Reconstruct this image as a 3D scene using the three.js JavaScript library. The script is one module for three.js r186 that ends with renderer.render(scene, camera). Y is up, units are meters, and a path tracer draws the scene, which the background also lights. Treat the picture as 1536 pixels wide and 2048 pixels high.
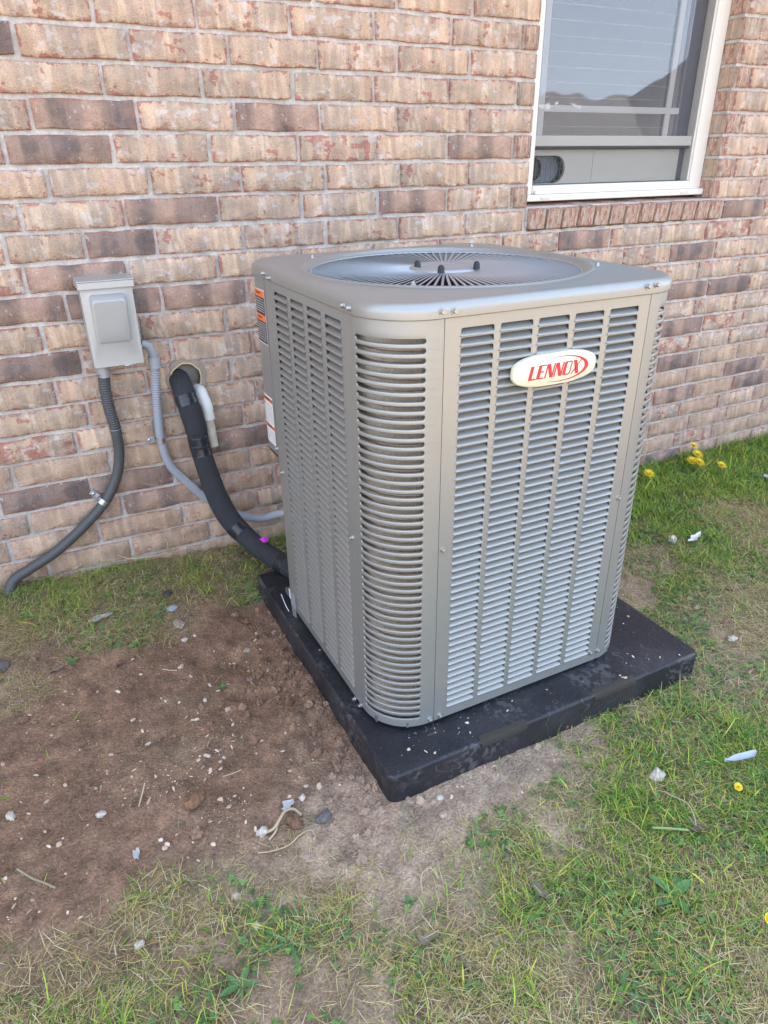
import * as THREE from 'three';
import { mergeGeometries, mergeVertices, toCreasedNormals } from 'three/addons/utils/BufferGeometryUtils.js';
import { RoundedBoxGeometry } from 'three/addons/geometries/RoundedBoxGeometry.js';
import { Brush, Evaluator, SUBTRACTION } from 'three-bvh-csg';

/* ------------------------------------------------------------------ camera, sky, sun, exposure */
const scene = new THREE.Scene();
const C = 0.0775;                                   // one brick course
const Y0 = 16.75 * C;                               // height of bed joint number 0
const V3 = (x, y, z) => new THREE.Vector3(x, y, z);
const rad = d => d * Math.PI / 180;
const EYE = V3(0, 1.2293, 2.164);
const camera = new THREE.PerspectiveCamera(72.34, 0.75, 0.05, 400);
const AX = (() => {
  const p = rad(-26.7694), w = rad(26.6647), r = rad(-0.673);
  const f = V3(Math.sin(w) * Math.cos(p), Math.sin(p), -Math.cos(w) * Math.cos(p));
  const r0 = V3(Math.cos(w), 0, Math.sin(w)), u0 = V3().crossVectors(r0, f);
  const right = r0.clone().multiplyScalar(Math.cos(r)).addScaledVector(u0, Math.sin(r));
  const up = u0.clone().multiplyScalar(Math.cos(r)).addScaledVector(r0, -Math.sin(r));
  return { f, right, up };
})();
camera.position.copy(EYE);
camera.quaternion.setFromRotationMatrix(new THREE.Matrix4().makeBasis(AX.right, AX.up, AX.f.clone().negate()));
scene.add(camera); camera.updateMatrixWorld(true);

const SUN_DIR = V3(0.25, Math.tan(rad(54)), -1).normalize();    // the sun stands behind the house
{
  const w = 512, h = 256, d = new Float32Array(w * h * 4);
  for (let j = 0; j < h; j++) for (let i = 0; i < w; i++) {
    const el = ((j + .5) / h - .5) * Math.PI, az = ((i + .5) / w - .5) * 2 * Math.PI;
    const v = V3(Math.cos(el) * Math.cos(az), Math.sin(el), Math.cos(el) * Math.sin(az));
    const up = Math.max(0, v.y), haze = Math.pow(1 - up, 3.2);
    const glow = Math.pow(Math.max(0, v.dot(SUN_DIR)), 16) * .30;
    const k = (j * w + i) * 4;
    d[k] = .182 + .235 * haze + glow; d[k + 1] = .236 + .235 * haze + glow * .94; d[k + 2] = .338 + .22 * haze + glow * .80; d[k + 3] = 1;
    if (v.y < 0) { d[k] = .30; d[k + 1] = .31; d[k + 2] = .30; }
  }
  const t = new THREE.DataTexture(d, w, h, THREE.RGBAFormat, THREE.FloatType);
  t.mapping = THREE.EquirectangularReflectionMapping; t.magFilter = t.minFilter = THREE.LinearFilter; t.needsUpdate = true;
  scene.background = t; scene.environment = t;
}
const sun = new THREE.DirectionalLight(new THREE.Color(1, .95, .86), 4.2);
sun.position.copy(SUN_DIR).multiplyScalar(30); sun.castShadow = true;
sun.shadow.mapSize.set(4096, 4096);
Object.assign(sun.shadow.camera, { left: -16, right: 16, top: 16, bottom: -16, near: 1, far: 80 });
scene.add(sun, sun.target);
const renderer = new THREE.WebGLRenderer({ antialias: true });
renderer.toneMapping = THREE.LinearToneMapping;
renderer.toneMappingExposure = 8.0;
renderer.shadowMap.enabled = true;

/* ------------------------------------------------------------------ helpers */
let seed = 12345;
const rnd = () => { seed = (seed + 0x6D2B79F5) | 0; let t = Math.imul(seed ^ seed >>> 15, 1 | seed); t = t + Math.imul(t ^ t >>> 7, 61 | t) ^ t; return ((t ^ t >>> 14) >>> 0) / 4294967296; };
const rr = (a, b) => a + (b - a) * rnd();
const clamp = (x, a = 0, b = 1) => Math.min(b, Math.max(a, x));
const lerp = (a, b, t) => a + (b - a) * t;
const sstep = (a, b, x) => { const t = clamp((x - a) / (b - a)); return t * t * (3 - 2 * t); };
const hash = (x, y) => { let h = Math.imul(x | 0, 374761393) + Math.imul(y | 0, 668265263) | 0; h = Math.imul(h ^ h >>> 13, 1274126177); return ((h ^ h >>> 16) >>> 0) / 4294967296; };
function noise(x, y) {
  const xi = Math.floor(x), yi = Math.floor(y), fx = x - xi, fy = y - yi;
  const u = fx * fx * (3 - 2 * fx), v = fy * fy * (3 - 2 * fy);
  return lerp(lerp(hash(xi, yi), hash(xi + 1, yi), u), lerp(hash(xi, yi + 1), hash(xi + 1, yi + 1), u), v);
}
function fbm(x, y, o = 4) { let s = 0, a = .5, n = 0; for (let i = 0; i < o; i++) { s += a * noise(x, y); n += a; a *= .5; x = x * 2.03 + 17.1; y = y * 2.03 + 9.7; } return s / n; }

const taken = {};
function numbered(n) { const k = taken[n] = (taken[n] ?? -1) + 1; return k ? `${n}_${String(k).padStart(3, '0')}` : n; }
function setShadow(o) { o.traverse(m => { if (m.isMesh) { m.castShadow = true; m.receiveShadow = true; } }); }
function tag(o, label, category, group, kind) { Object.assign(o.userData, { label, category }); if (group) o.userData.group = group; if (kind) o.userData.kind = kind; return o; }
function thing(name, label, category, pos = [0, 0, 0], group) {
  const o = new THREE.Group(); o.name = numbered(name); o.position.set(...pos); scene.add(o); return tag(o, label, category, group);
}
function part(name, geo, mat, parent, pos) {            // pos and geo are in the parent's axes
  const m = new THREE.Mesh(Array.isArray(geo) ? merge(geo) : geo, mat); m.name = name; if (pos) m.position.set(...pos);
  m.castShadow = m.receiveShadow = true; parent.add(m); return m;
}
function merge(gs) {
  gs = gs.map(g => { const q = g.index ? g.toNonIndexed() : g; const o = new THREE.BufferGeometry(); for (const a of ['position', 'normal', 'uv']) if (q.attributes[a]) o.setAttribute(a, q.attributes[a]); if (!o.attributes.uv) o.setAttribute('uv', new THREE.BufferAttribute(new Float32Array(o.attributes.position.count * 2), 2)); if (!o.attributes.normal) o.computeVertexNormals(); return o; });
  return mergeGeometries(gs);
}
const box = (w, h, d, x = 0, y = 0, z = 0) => new THREE.BoxGeometry(w, h, d).translate(x, y, z);
const rbox = (w, h, d, r, x = 0, y = 0, z = 0, s = 2) => new RoundedBoxGeometry(w, h, d, s, r).translate(x, y, z);
const span = (x0, x1, y0, y1, z0, z1, r) => r ? rbox(x1 - x0, y1 - y0, z1 - z0, r, (x0 + x1) / 2, (y0 + y1) / 2, (z0 + z1) / 2) : box(x1 - x0, y1 - y0, z1 - z0, (x0 + x1) / 2, (y0 + y1) / 2, (z0 + z1) / 2);
const tube = (pts, r, seg = 48, rs = 12) => new THREE.TubeGeometry(new THREE.CatmullRomCurve3(pts.map(p => p.isVector3 ? p : V3(...p)), false, 'centripetal'), seg, r, rs, false);
const cyl = (r0, r1, h, n = 20) => new THREE.CylinderGeometry(r0, r1, h, n);
function grid(rows) {                                    // rows of equal length of [x, y, z] -> smooth indexed surface
  const n = rows[0].length, pos = [], uv = [], idx = [];
  rows.forEach((r, j) => r.forEach((p, i) => { pos.push(...p); uv.push(i / (n - 1), j / (rows.length - 1)); }));
  for (let j = 0; j + 1 < rows.length; j++) for (let i = 0; i + 1 < n; i++) { const a = j * n + i; idx.push(a, a + 1, a + n, a + 1, a + n + 1, a + n); }
  const g = new THREE.BufferGeometry(); g.setAttribute('position', new THREE.Float32BufferAttribute(pos, 3)); g.setAttribute('uv', new THREE.Float32BufferAttribute(uv, 2)); g.setIndex(idx); g.computeVertexNormals(); return g;
}
// a pixel of the photograph (1536 x 2048) to the real point on a plane of the place: axis 0, 1, 2 = x, y, z
const FPX = 1400.64;
function ray(px, py) { return AX.f.clone().addScaledVector(AX.right, (px - 768) / FPX).addScaledVector(AX.up, (1024 - py) / FPX); }
function P(px, py, axis, val) { const d = ray(px, py), k = 'xyz'[axis], t = (val - EYE[k]) / d[k]; return EYE.clone().addScaledVector(d, t); }
// ground height
const BASE = [[-1.5, .075], [-.1, .055], [.1, .047], [.55, .018], [1.3, -.03], [2.47, -.08], [3.4, -.09], [5, -.10]];
function baseH(x) { if (x <= BASE[0][0]) return BASE[0][1]; for (let i = 1; i < BASE.length; i++) if (x < BASE[i][0]) { const [a, b] = BASE[i - 1], [c, d] = BASE[i]; return lerp(b, d, (x - a) / (c - a)); } return -.10; }
function groundH(x, z) {
  let h = baseH(x) * (1 - sstep(.05, .8, z)) - 1.4 * sstep(6, 20, z) ;
  if (x > -1.6 && x < 4.5 && z > -.1 && z < 3) {
    const e = sstep(.47, .40, x) * sstep(.12, .3, z);           // dug soil left of the pad is a little lower, with crumbs heaped to the pad
    h += (fbm(x * 7, z * 7, 3) - .5) * .022 + (fbm(x * 38 + 5, z * 38, 3) - .5) * .012;
    h -= .012 * e * sstep(-.45, -.1, x);
    const mound = Math.exp(-(((x - .40) / .10) ** 2 + ((z - .78) / .28) ** 2));
    h += mound * (.012 + .06 * Math.max(0, fbm(x * 26, z * 26, 3) - .42));
    h -= .03 * Math.exp(-(((x - .33) / .05) ** 2 + ((z - .60) / .05) ** 2));
  }
  return h;
}
function G(px, py) { let y = 0, p; for (let i = 0; i < 8; i++) { p = P(px, py, 1, y); y = groundH(p.x, p.z); } p.y = y; return p; }

/* textures */
function tex(w, h, fn, srgb = true, wrap = true) {      // fn(u, v) -> [r, g, b] linear or sRGB 0..1
  const d = new Uint8Array(w * h * 4);
  for (let j = 0; j < h; j++) for (let i = 0; i < w; i++) { const c = fn((i + .5) / w, (j + .5) / h, i, j), k = (j * w + i) * 4; d[k] = clamp(c[0]) * 255; d[k + 1] = clamp(c[1]) * 255; d[k + 2] = clamp(c[2]) * 255; d[k + 3] = 255; }
  const t = new THREE.DataTexture(d, w, h); t.magFilter = THREE.LinearFilter; t.minFilter = THREE.LinearMipmapLinearFilter; t.generateMipmaps = true;
  if (srgb) t.colorSpace = THREE.SRGBColorSpace; if (wrap) t.wrapS = t.wrapT = THREE.RepeatWrapping; t.needsUpdate = true; return t;
}
const grey = (f) => (u, v, i, j) => { const g = f(u, v, i, j); return [g, g, g]; };
function tnoise(u, v, n, o = 4, s = 0) {                // tileable fbm
  let sum = 0, a = .5, tot = 0;
  for (let k = 0; k < o; k++) {
    const x = u * n, y = v * n, xi = Math.floor(x), yi = Math.floor(y), fx = x - xi, fy = y - yi, q = fx * fx * (3 - 2 * fx), w = fy * fy * (3 - 2 * fy);
    const H = (a, b) => hash(((a % n) + n) % n + s + k * 131, ((b % n) + n) % n + s * 7);
    sum += a * lerp(lerp(H(xi, yi), H(xi + 1, yi), q), lerp(H(xi, yi + 1), H(xi + 1, yi + 1), q), w); tot += a; a *= .5; n *= 2;
  }
  return sum / tot;
}
const mix3 = (a, b, t) => [lerp(a[0], b[0], t), lerp(a[1], b[1], t), lerp(a[2], b[2], t)];
const lin2s = c => c.map(x => x <= .0031308 ? 12.92 * x : 1.055 * Math.pow(x, 1 / 2.4) - .055);
const std = (o) => new THREE.MeshStandardMaterial(o);
const rgb = (r, g, b) => new THREE.Color().setRGB(r, g, b);

/* ------------------------------------------------------------------ the brick house */
const house = thing('brick_house', 'brick house wall of tan and dark bricks with a white framed window', 'house');
const WX0 = 1.662, WX1 = 2.594, WB = Y0 - 3.78 * C, WT = 2.35;             // window opening (with the sill course)
const mortarBump = tex(256, 256, grey((u, v) => tnoise(u, v, 24, 4, 3)), false);
const mortarMap = tex(256, 256, (u, v) => { const n = tnoise(u, v, 12, 5, 9), s = tnoise(u, v, 64, 2, 1); return mix3([.665, .64, .605], [.815, .79, .75], clamp(n * 1.4 - .2)).map(c => c * (.9 + .16 * s)); });
const mortarMat = std({ map: mortarMap, bumpMap: mortarBump, bumpScale: .0025, roughness: .95 });
const HOLE = { x: .409, y: .632, r: .047 };
{
  const s = new THREE.Shape([[-3.2, -.6], [7.5, -.6], [7.5, 2.62], [-3.2, 2.62]].map(p => new THREE.Vector2(...p)));
  s.holes.push(new THREE.Path([[WX0, WB], [WX0, WT], [WX1, WT], [WX1, WB]].map(p => new THREE.Vector2(...p))));
  const c = new THREE.Path(); c.absarc(HOLE.x, HOLE.y, HOLE.r, 0, Math.PI * 2, true); s.holes.push(c);
  const g = new THREE.ExtrudeGeometry(s, { depth: .09, bevelEnabled: false, curveSegments: 32 }).translate(0, 0, -.0965);
  const uv = g.attributes.uv, pp = g.attributes.position; for (let i = 0; i < uv.count; i++) uv.setXY(i, (pp.getX(i) + pp.getZ(i)) * 3.3, pp.getY(i) * 3.3);
  part('mortar', g, mortarMat, house);
}
// brick faces
function brickTex(k, kind) {
  const s = k * 37.7;
  const beige = [.775, .675, .575], cream = [.84, .76, .66], greyb = [.71, .645, .58], pink = [.75, .635, .555], earth = [.715, .60, .505], red = [.655, .44, .39], dark = [.465, .415, .395], darkb = [.565, .48, .425], mauve = [.61, .53, .49], white = [.80, .79, .79];
  return tex(384, 128, (u, v) => {
    const x = u * 3.2, y = v;
    const streak = fbm(x * 5.5 + s + (y - .5) * .25, y * .7 + s, 3), blot = fbm(x * 2.1 + s, y * 2.4 + s * 2, 4), band = noise(x * 2.3 + s * 3, s), fine = fbm(x * 34 + s, y * 30, 2);
    const e = Math.min(x, 3.2 - x, y * 1.0, 1 - y), ragged = fbm(x * 7 + s, y * 6 + s * 5, 4);
    let c;
    if (kind === 'dark') {
      c = mix3(mauve, dark, sstep(.32, .58, band * .6 + streak * .4)); c = mix3(c, darkb, sstep(.45, .7, blot) * .8);
      c = mix3(c, pink, sstep(.45, .70, noise(x * 1.1 + s * 5, 3 + s)) * (k % 2 ? .75 : .45));
      c = mix3(c, white, sstep(.77, .80, ragged + Math.max(0, .10 - e) * .9) * .55);
      c = mix3(c, red, sstep(.055, .015, e + (ragged - .5) * .3) * .5);
    } else {
      c = mix3(greyb, beige, sstep(.28, .62, band * .55 + blot * .45)); c = mix3(c, cream, sstep(.48, .72, streak) * .62); c = mix3(c, greyb, sstep(.46, .30, streak) * .35);
      c = mix3(c, pink, sstep(.5, .75, fbm(x * 1.6 + s * 7, y * 1.8, 3)) * .55);
      const patch = fbm(x * 3.2 + s * 2, y * 3.4 + s * 4, 4);
      const th = kind === 'red' ? .50 : (k % 3 ? .75 : .68);
      c = mix3(c, red, sstep(th, th + .025, patch) * .72);
      c = mix3(c, red, sstep(.060, .035, e + (ragged - .46) * .34) * .75);
      c = mix3(c, greyb, sstep(.55, .8, noise(x * 1.7 + s * 9, s + y)) * .6);
      c = mix3(c, white, sstep(.675, .72, fbm(x * 4 + s * 8, y * 4 + s, 4) + Math.max(0, .09 - e) * .6) * .6);
    }
    if (kind === 'earth') c = mix3(c, earth, .5);
    const n = .92 + .15 * fine + (streak - .5) * .16 + (blot - .5) * .16;
    return [c[0] * n * .985, c[1] * n * .958, c[2] * n * .94];
  }, true, false);
}
const brickBump = tex(384, 128, grey((u, v) => .55 * fbm(u * 24, v * 5, 4) + .45 * fbm(u * 100, v * 34, 3)), false, false);
const brickMats = { light: [], dark: [], red: [], earth: [] };
for (const [kind, n] of [['light', 12], ['dark', 5], ['red', 4], ['earth', 6]]) for (let k = 0; k < n; k++) {
  const map = brickTex(k + (kind === 'light' ? 1 : kind === 'dark' ? 41 : kind === 'red' ? 71 : 91), kind);
  for (const t of kind === 'light' ? [.93, 1, 1.05] : [1]) brickMats[kind].push(std({ map, bumpMap: brickBump, bumpScale: .0045, roughness: .9, color: rgb(t, t, t) }));
}
// one brick: irregular outline, chamfered face; unit length 1, height 1, real depth. Front lies at z = 0
function brickGeo(len) {
  const H = .0658, out = [], n = 7;
  const j = () => rr(-.0024, .0022);
  for (let i = 0; i < n; i++) out.push([-len / 2 + len * i / n, -H / 2 + j()]);
  out.push([len / 2 + j(), -H / 2 + j()], [len / 2 + j(), 0]);
  for (let i = 0; i < n; i++) out.push([len / 2 - len * i / n, H / 2 + j()]);
  out.push([-len / 2 + j(), H / 2 + j()], [-len / 2 + j(), 0]);
  const m = out.length, pos = [], uv = [], idx = [], ch = .0022;
  const put = (x, y, z) => { pos.push(x, y, z); uv.push(clamp((x + len / 2) / len, .004, .996), clamp((y + H / 2) / H, .01, .99)); };
  const zf = out.map(() => rr(-.0016, .0004));
  const inn = out.map(([x, y]) => [x - Math.sign(x) * (Math.abs(x) > len / 2 - .01 ? ch : 0), y - Math.sign(y) * (Math.abs(y) > H / 2 - .01 ? ch * rr(.5, 1.3) : 0)]);
  put(0, 0, 0); inn.forEach(([x, y], i) => put(x, y, zf[i]));
  for (let i = 0; i < m; i++) idx.push(0, 1 + i, 1 + (i + 1) % m);
  const a = pos.length / 3; out.forEach(([x, y], i) => put(x, y, zf[i] - ch)); 
  const b = pos.length / 3; out.forEach(([x, y]) => put(x, y, -.03));
  for (let i = 0; i < m; i++) { const k = (i + 1) % m; idx.push(1 + i, a + i, 1 + k, 1 + k, a + i, a + k, a + i, b + i, a + k, a + k, b + i, b + k); }
  const g = new THREE.BufferGeometry(); g.setAttribute('position', new THREE.Float32BufferAttribute(pos, 3)); g.setAttribute('uv', new THREE.Float32BufferAttribute(uv, 2)); g.setIndex(idx);
  return toCreasedNormals(g, rad(50));
}
const BL = .246;
const brickGeos = Array.from({ length: 8 }, () => brickGeo(BL));
// head joints read off the photograph (pixels), the rest of the bond goes on evenly
const JOINTS = [[628, 4], [795, 10], [947, 15],
  [184, 25], [392, 28], [579, 45], [748, 50], [903, 55], [1043, 65], [31, 77], [260, 93], [457, 102], [635, 107], [795, 115], [941, 125],
  [205, 160], [404, 166], [586, 172], [748, 180], [898, 183], [1034, 188], [61, 227], [275, 234], [470, 231], [641, 238], [795, 240], [938, 240],
  [9, 297], [226, 295], [420, 298], [596, 296], [752, 297], [895, 296], [1026, 296], [95, 362], [299, 360], [483, 358], [652, 358], [800, 352], [936, 350],
  [40, 429], [250, 425], [438, 416], [605, 415], [756, 412], [894, 405], [1020, 395], [9, 500], [112, 495], [313, 485], [489, 476], [652, 465], [796, 462], [929, 455],
  [51, 560], [256, 540], [436, 532], [134, 618], [324, 599], [495, 583], [85, 674], [451, 641], [164, 722], [344, 700], [505, 683],
  [112, 777], [291, 757], [462, 736], [176, 828], [152, 879], [325, 855], [487, 828], [29, 958], [220, 912], [181, 967], [347, 950], [501, 912],
  [59, 1044], [245, 1004], [198, 1061], [366, 1024], [511, 994], [20, 1099], [261, 1088], [420, 1054],
  [1447, 411], [1529, 408], [1319, 475], [1499, 451], [1341, 502], [1431, 493], [1513, 490], [1396, 536], [1479, 527], [1416, 570], [1499, 558],
  [1389, 612], [1471, 598], [1406, 649], [1486, 632], [1379, 680], [1460, 663], [1477, 694], [1372, 748], [1451, 728], [1525, 717], [1386, 782], [1467, 754],
  [1358, 813], [1437, 791], [1510, 776], [1377, 839], [1452, 825], [1523, 805], [1349, 876], [1423, 859], [1496, 839]];
const DARKS = [[15, 80], [150, 235], [530, 235], [150, 300], [950, 295], [380, 418], [215, 487], [150, 555], [60, 620], [295, 605], [430, 595], [60, 738], [470, 880], [300, 945],
  [90, 1010], [310, 990], [815, 405], [1490, 410], [1385, 495], [1450, 563], [1360, 570], [1350, 648], [1335, 722], [1490, 725], [1525, 748], [1345, 785], [1167, 478], [1330, 905], [1180, 400]];
{
  const jy = y => Math.floor((y - Y0) / C + 1e-6);
  const rows = {}; for (const [x, y] of JOINTS) { const p = P(x, y, 2, 0); (rows[jy(p.y)] ??= []).push(p.x); }
  const darks = DARKS.map(([x, y]) => P(x, y, 2, 0));
  const L = 3.29 * C, bricks = [];
  for (let k = -20; k <= 16; k++) {
    const known = (rows[k] ?? []).sort((a, b) => a - b).filter((x, i, a) => !i || x - a[i - 1] > .13);
    const xs = [];
    if (!known.length) known.push((k & 1 ? .305 : .127) + rr(-.012, .012));
    known.forEach((x, i) => { if (i) { const a = known[i - 1], n = Math.max(1, Math.round((x - a) / L)); for (let q = 1; q < n; q++) xs.push(a + (x - a) * q / n + rr(-.004, .004)); } xs.push(x); });
    for (let x = xs[0] - L; x > -3.1; x -= L) xs.unshift(x + rr(-.004, .004));
    for (let x = xs[xs.length - 1] + L; x < 7.4; x += L) xs.push(x + rr(-.004, .004));
    const yb = Y0 + k * C, yt = yb + C;
    for (let i = 0; i + 1 < xs.length; i++) {
      let pieces = [[xs[i], xs[i + 1]]];
      const sill = k === -4, cutL = sill ? WX0 + .008 : WX0 + .004, cutR = sill ? 2.655 : WX1 - .004;
      if (yt > WB + .02 && yb < WT - .02) pieces = pieces.flatMap(([a, b]) => [[a, Math.min(b, cutL)], [Math.max(a, cutR), b]].filter(([c, d]) => d - c > .022));
      for (const [a, b] of pieces) bricks.push({ a, b, y: (yb + yt) / 2, k });
    }
  }
  const proj = v => { const q = v.clone().project(camera); return [q.x, q.y, q.z]; };
  for (const b of bricks) {
    const c = V3((b.a + b.b) / 2, b.y, 0), q = proj(c), toward = c.clone().sub(EYE).dot(AX.f) > .2;
    b.seen = toward && Math.abs(q[0]) < 1.12 && Math.abs(q[1]) < 1.08 && b.y > baseH(c.x) - .05 && !(b.k <= -6 && b.a > .8 && b.b < 1.75 && b.y < .93);
    b.size = b.seen ? (b.b - b.a) / c.distanceTo(EYE) : 0;
    b.dark = darks.some(d => d.x > b.a && d.x < b.b && Math.abs(d.y - b.y) < C / 2) || (!b.seen && rnd() < .12);
  }
  bricks.sort((p, q) => q.size - p.size);
  const ev = new Evaluator(), rest = [];
  const cutter = new Brush(cyl(HOLE.r + .006, HOLE.r + .006, .3, 28).rotateX(Math.PI / 2).translate(HOLE.x, HOLE.y, 0)); cutter.updateMatrixWorld(true);
  let singles = 0;
  bricks.forEach((b, i) => {
    const len = b.b - b.a - .0118, cx = (b.a + b.b) / 2 + rr(-.001, .001), zz = .0018 + rr(-.0018, .0018);
    let g = brickGeos[Math.floor(rnd() * 8)];
    const kind = b.dark ? 'dark' : (len < .12 && rnd() < .7 ? 'red' : rnd() < .05 ? 'red' : b.k <= -12 && rnd() < .85 ? 'earth' : 'light'), mats = brickMats[kind], mat = mats[Math.floor(rnd() * mats.length)];
    const flip = rnd() < .5;
    const place = m => { m.position.set(cx, b.y + rr(-.001, .001), zz); m.rotation.z = rr(-.004, .004) + (flip ? Math.PI : 0); m.scale.set(len / BL, 1, 1); };
    const nearHole = Math.abs(b.y - HOLE.y) < .09 && b.a < HOLE.x + .06 && b.b > HOLE.x - .06;
    if (nearHole) {
      const br = new Brush(mergeVertices(g.clone().scale(len / BL, 1, 1).translate(cx, b.y, zz)), mat); br.geometry = mergeVertices(br.geometry); 
      // close the back so that the brick is a solid for the cut
      const through = Math.abs(b.y - HOLE.y) < .02 && cx - len / 2 < HOLE.x - .03 && cx + len / 2 > HOLE.x + .03;
      for (const [sa, sb] of through ? [[cx - len / 2, HOLE.x], [HOLE.x + .0005, cx + len / 2]] : [[cx - len / 2, cx + len / 2]]) {
      const solid = new Brush(span(sa, sb, b.y - .034, b.y + .034, -.03, zz - .0005, .003), mat); solid.updateMatrixWorld(true);
      const r = ev.evaluate(solid, cutter, SUBTRACTION), rg = r.geometry; if (!rg.attributes.position.count) continue;
      const uv = rg.attributes.uv, pp = rg.attributes.position; for (let q = 0; q < pp.count; q++) uv.setXY(q, clamp((pp.getX(q) - cx) / len + .5, .01, .99), clamp((pp.getY(q) - b.y) / .068 + .5, .01, .99));
      rg.clearGroups(); part('brick', rg, mat, house); singles++; }
      return;
    }
    if (b.seen && singles < 285) { const m = part('brick', g, mat, house); place(m); singles++; }
    else { const m = new THREE.Mesh(); place(m); m.updateMatrix(); rest.push({ g: g.clone().applyMatrix4(m.matrix), mat }); }
  });
  const byMat = new Map(); rest.forEach(r => { const k = brickMats.light.includes(r.mat) ? brickMats.light[(rest.indexOf(r) % 4) * 4] : brickMats.dark[0]; (byMat.get(k) ?? byMat.set(k, []).get(k)).push(r.g); });
  for (const [m, gs] of byMat) part('brick_field', merge(gs), m, house).userData.kind = 'stuff';
  // rowlock sill under the window
  const sg = Array.from({ length: 4 }, () => rbox(.0655, .068, .15, .004, 0, 0, 0, 2));
  const x0 = 1.668, x1 = 2.652, n = 13;
  for (let i = 0; i < n; i++) {
    const m = part('sill_brick', sg[i % 4], brickMats.red[i % 4], house, [lerp(x0, x1, (i + .5) / n), Y0 - 3.33 * C + rr(-.002, .002), -.062 + rr(-.003, .003)]); m.rotation.x = rad(7);
  }
  part('sill_mortar', span(x0 - .004, x1 + .003, Y0 - 3.80 * C, Y0 - 2.93 * C, -.13, -.006).rotateX(0), mortarMat, house);
  { const rows = [[], [], []]; for (let i = 0; i <= 60; i++) { const x = lerp(1.67, 2.65, i / 60), y = Y0 - 3.81 * C + (noise(i * .6, 5) - .5) * .004; rows[0].push([x, y + .004, .001]); rows[1].push([x, y - .002, .004 + .004 * noise(i * .9, 8)]); rows[2].push([x, y - .006 - .006 * noise(i * .8, 2), -.004]); } part('under_sill_strip', grid(rows.reverse()), std({ color: rgb(.17, .125, .055), roughness: 1, side: THREE.DoubleSide }), house); }  // thin uneven olive brown strip just below the sill bricks
  // reveal of the opening: brick ends returning into the wall
  for (let k = -3; k < 14; k++) for (const [x, s] of [[WX0, -1], [WX1, 1]]) {
    part('reveal_brick', rbox(.03, .067, .085, .003), brickMats[(k & 1) ? 'red' : 'light'][(k + 5) % 4], house, [x + s * .012, Y0 + (k + .5) * C, -.047]);
  }
}
// body of the house: closes it and carries the roof that shades this side
{
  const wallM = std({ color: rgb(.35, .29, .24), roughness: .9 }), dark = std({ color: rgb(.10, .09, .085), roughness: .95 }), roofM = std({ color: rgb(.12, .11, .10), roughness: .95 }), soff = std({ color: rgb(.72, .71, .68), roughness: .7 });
  part('end_wall', [span(-3.2, -3.0, -.6, 2.62, -9.2, -.098), span(7.3, 7.5, -.6, 2.62, -9.2, -.098), span(-3.2, 7.5, -.6, 2.62, -9.4, -9.201)], wallM, house);
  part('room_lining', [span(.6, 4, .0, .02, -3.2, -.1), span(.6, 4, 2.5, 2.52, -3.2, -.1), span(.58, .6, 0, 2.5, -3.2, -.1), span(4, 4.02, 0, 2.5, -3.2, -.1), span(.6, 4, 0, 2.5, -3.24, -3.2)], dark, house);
  const roof = new THREE.Shape([[.55, 2.55], [-4.7, 5.0], [-9.95, 2.55], [-9.95, 2.72], [-4.7, 5.17], [.55, 2.72]].map(p => new THREE.Vector2(-p[0], p[1])));
  part('roof', new THREE.ExtrudeGeometry(roof, { depth: 11.7, bevelEnabled: false }).rotateY(Math.PI / 2).translate(-3.7, 0, 0), roofM, house);
  part('soffit', span(-3.7, 8, 2.53, 2.548, .0, .53), soff, house); part('fascia', span(-3.7, 8, 2.53, 2.72, .552, .575), soff, house);
}

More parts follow.
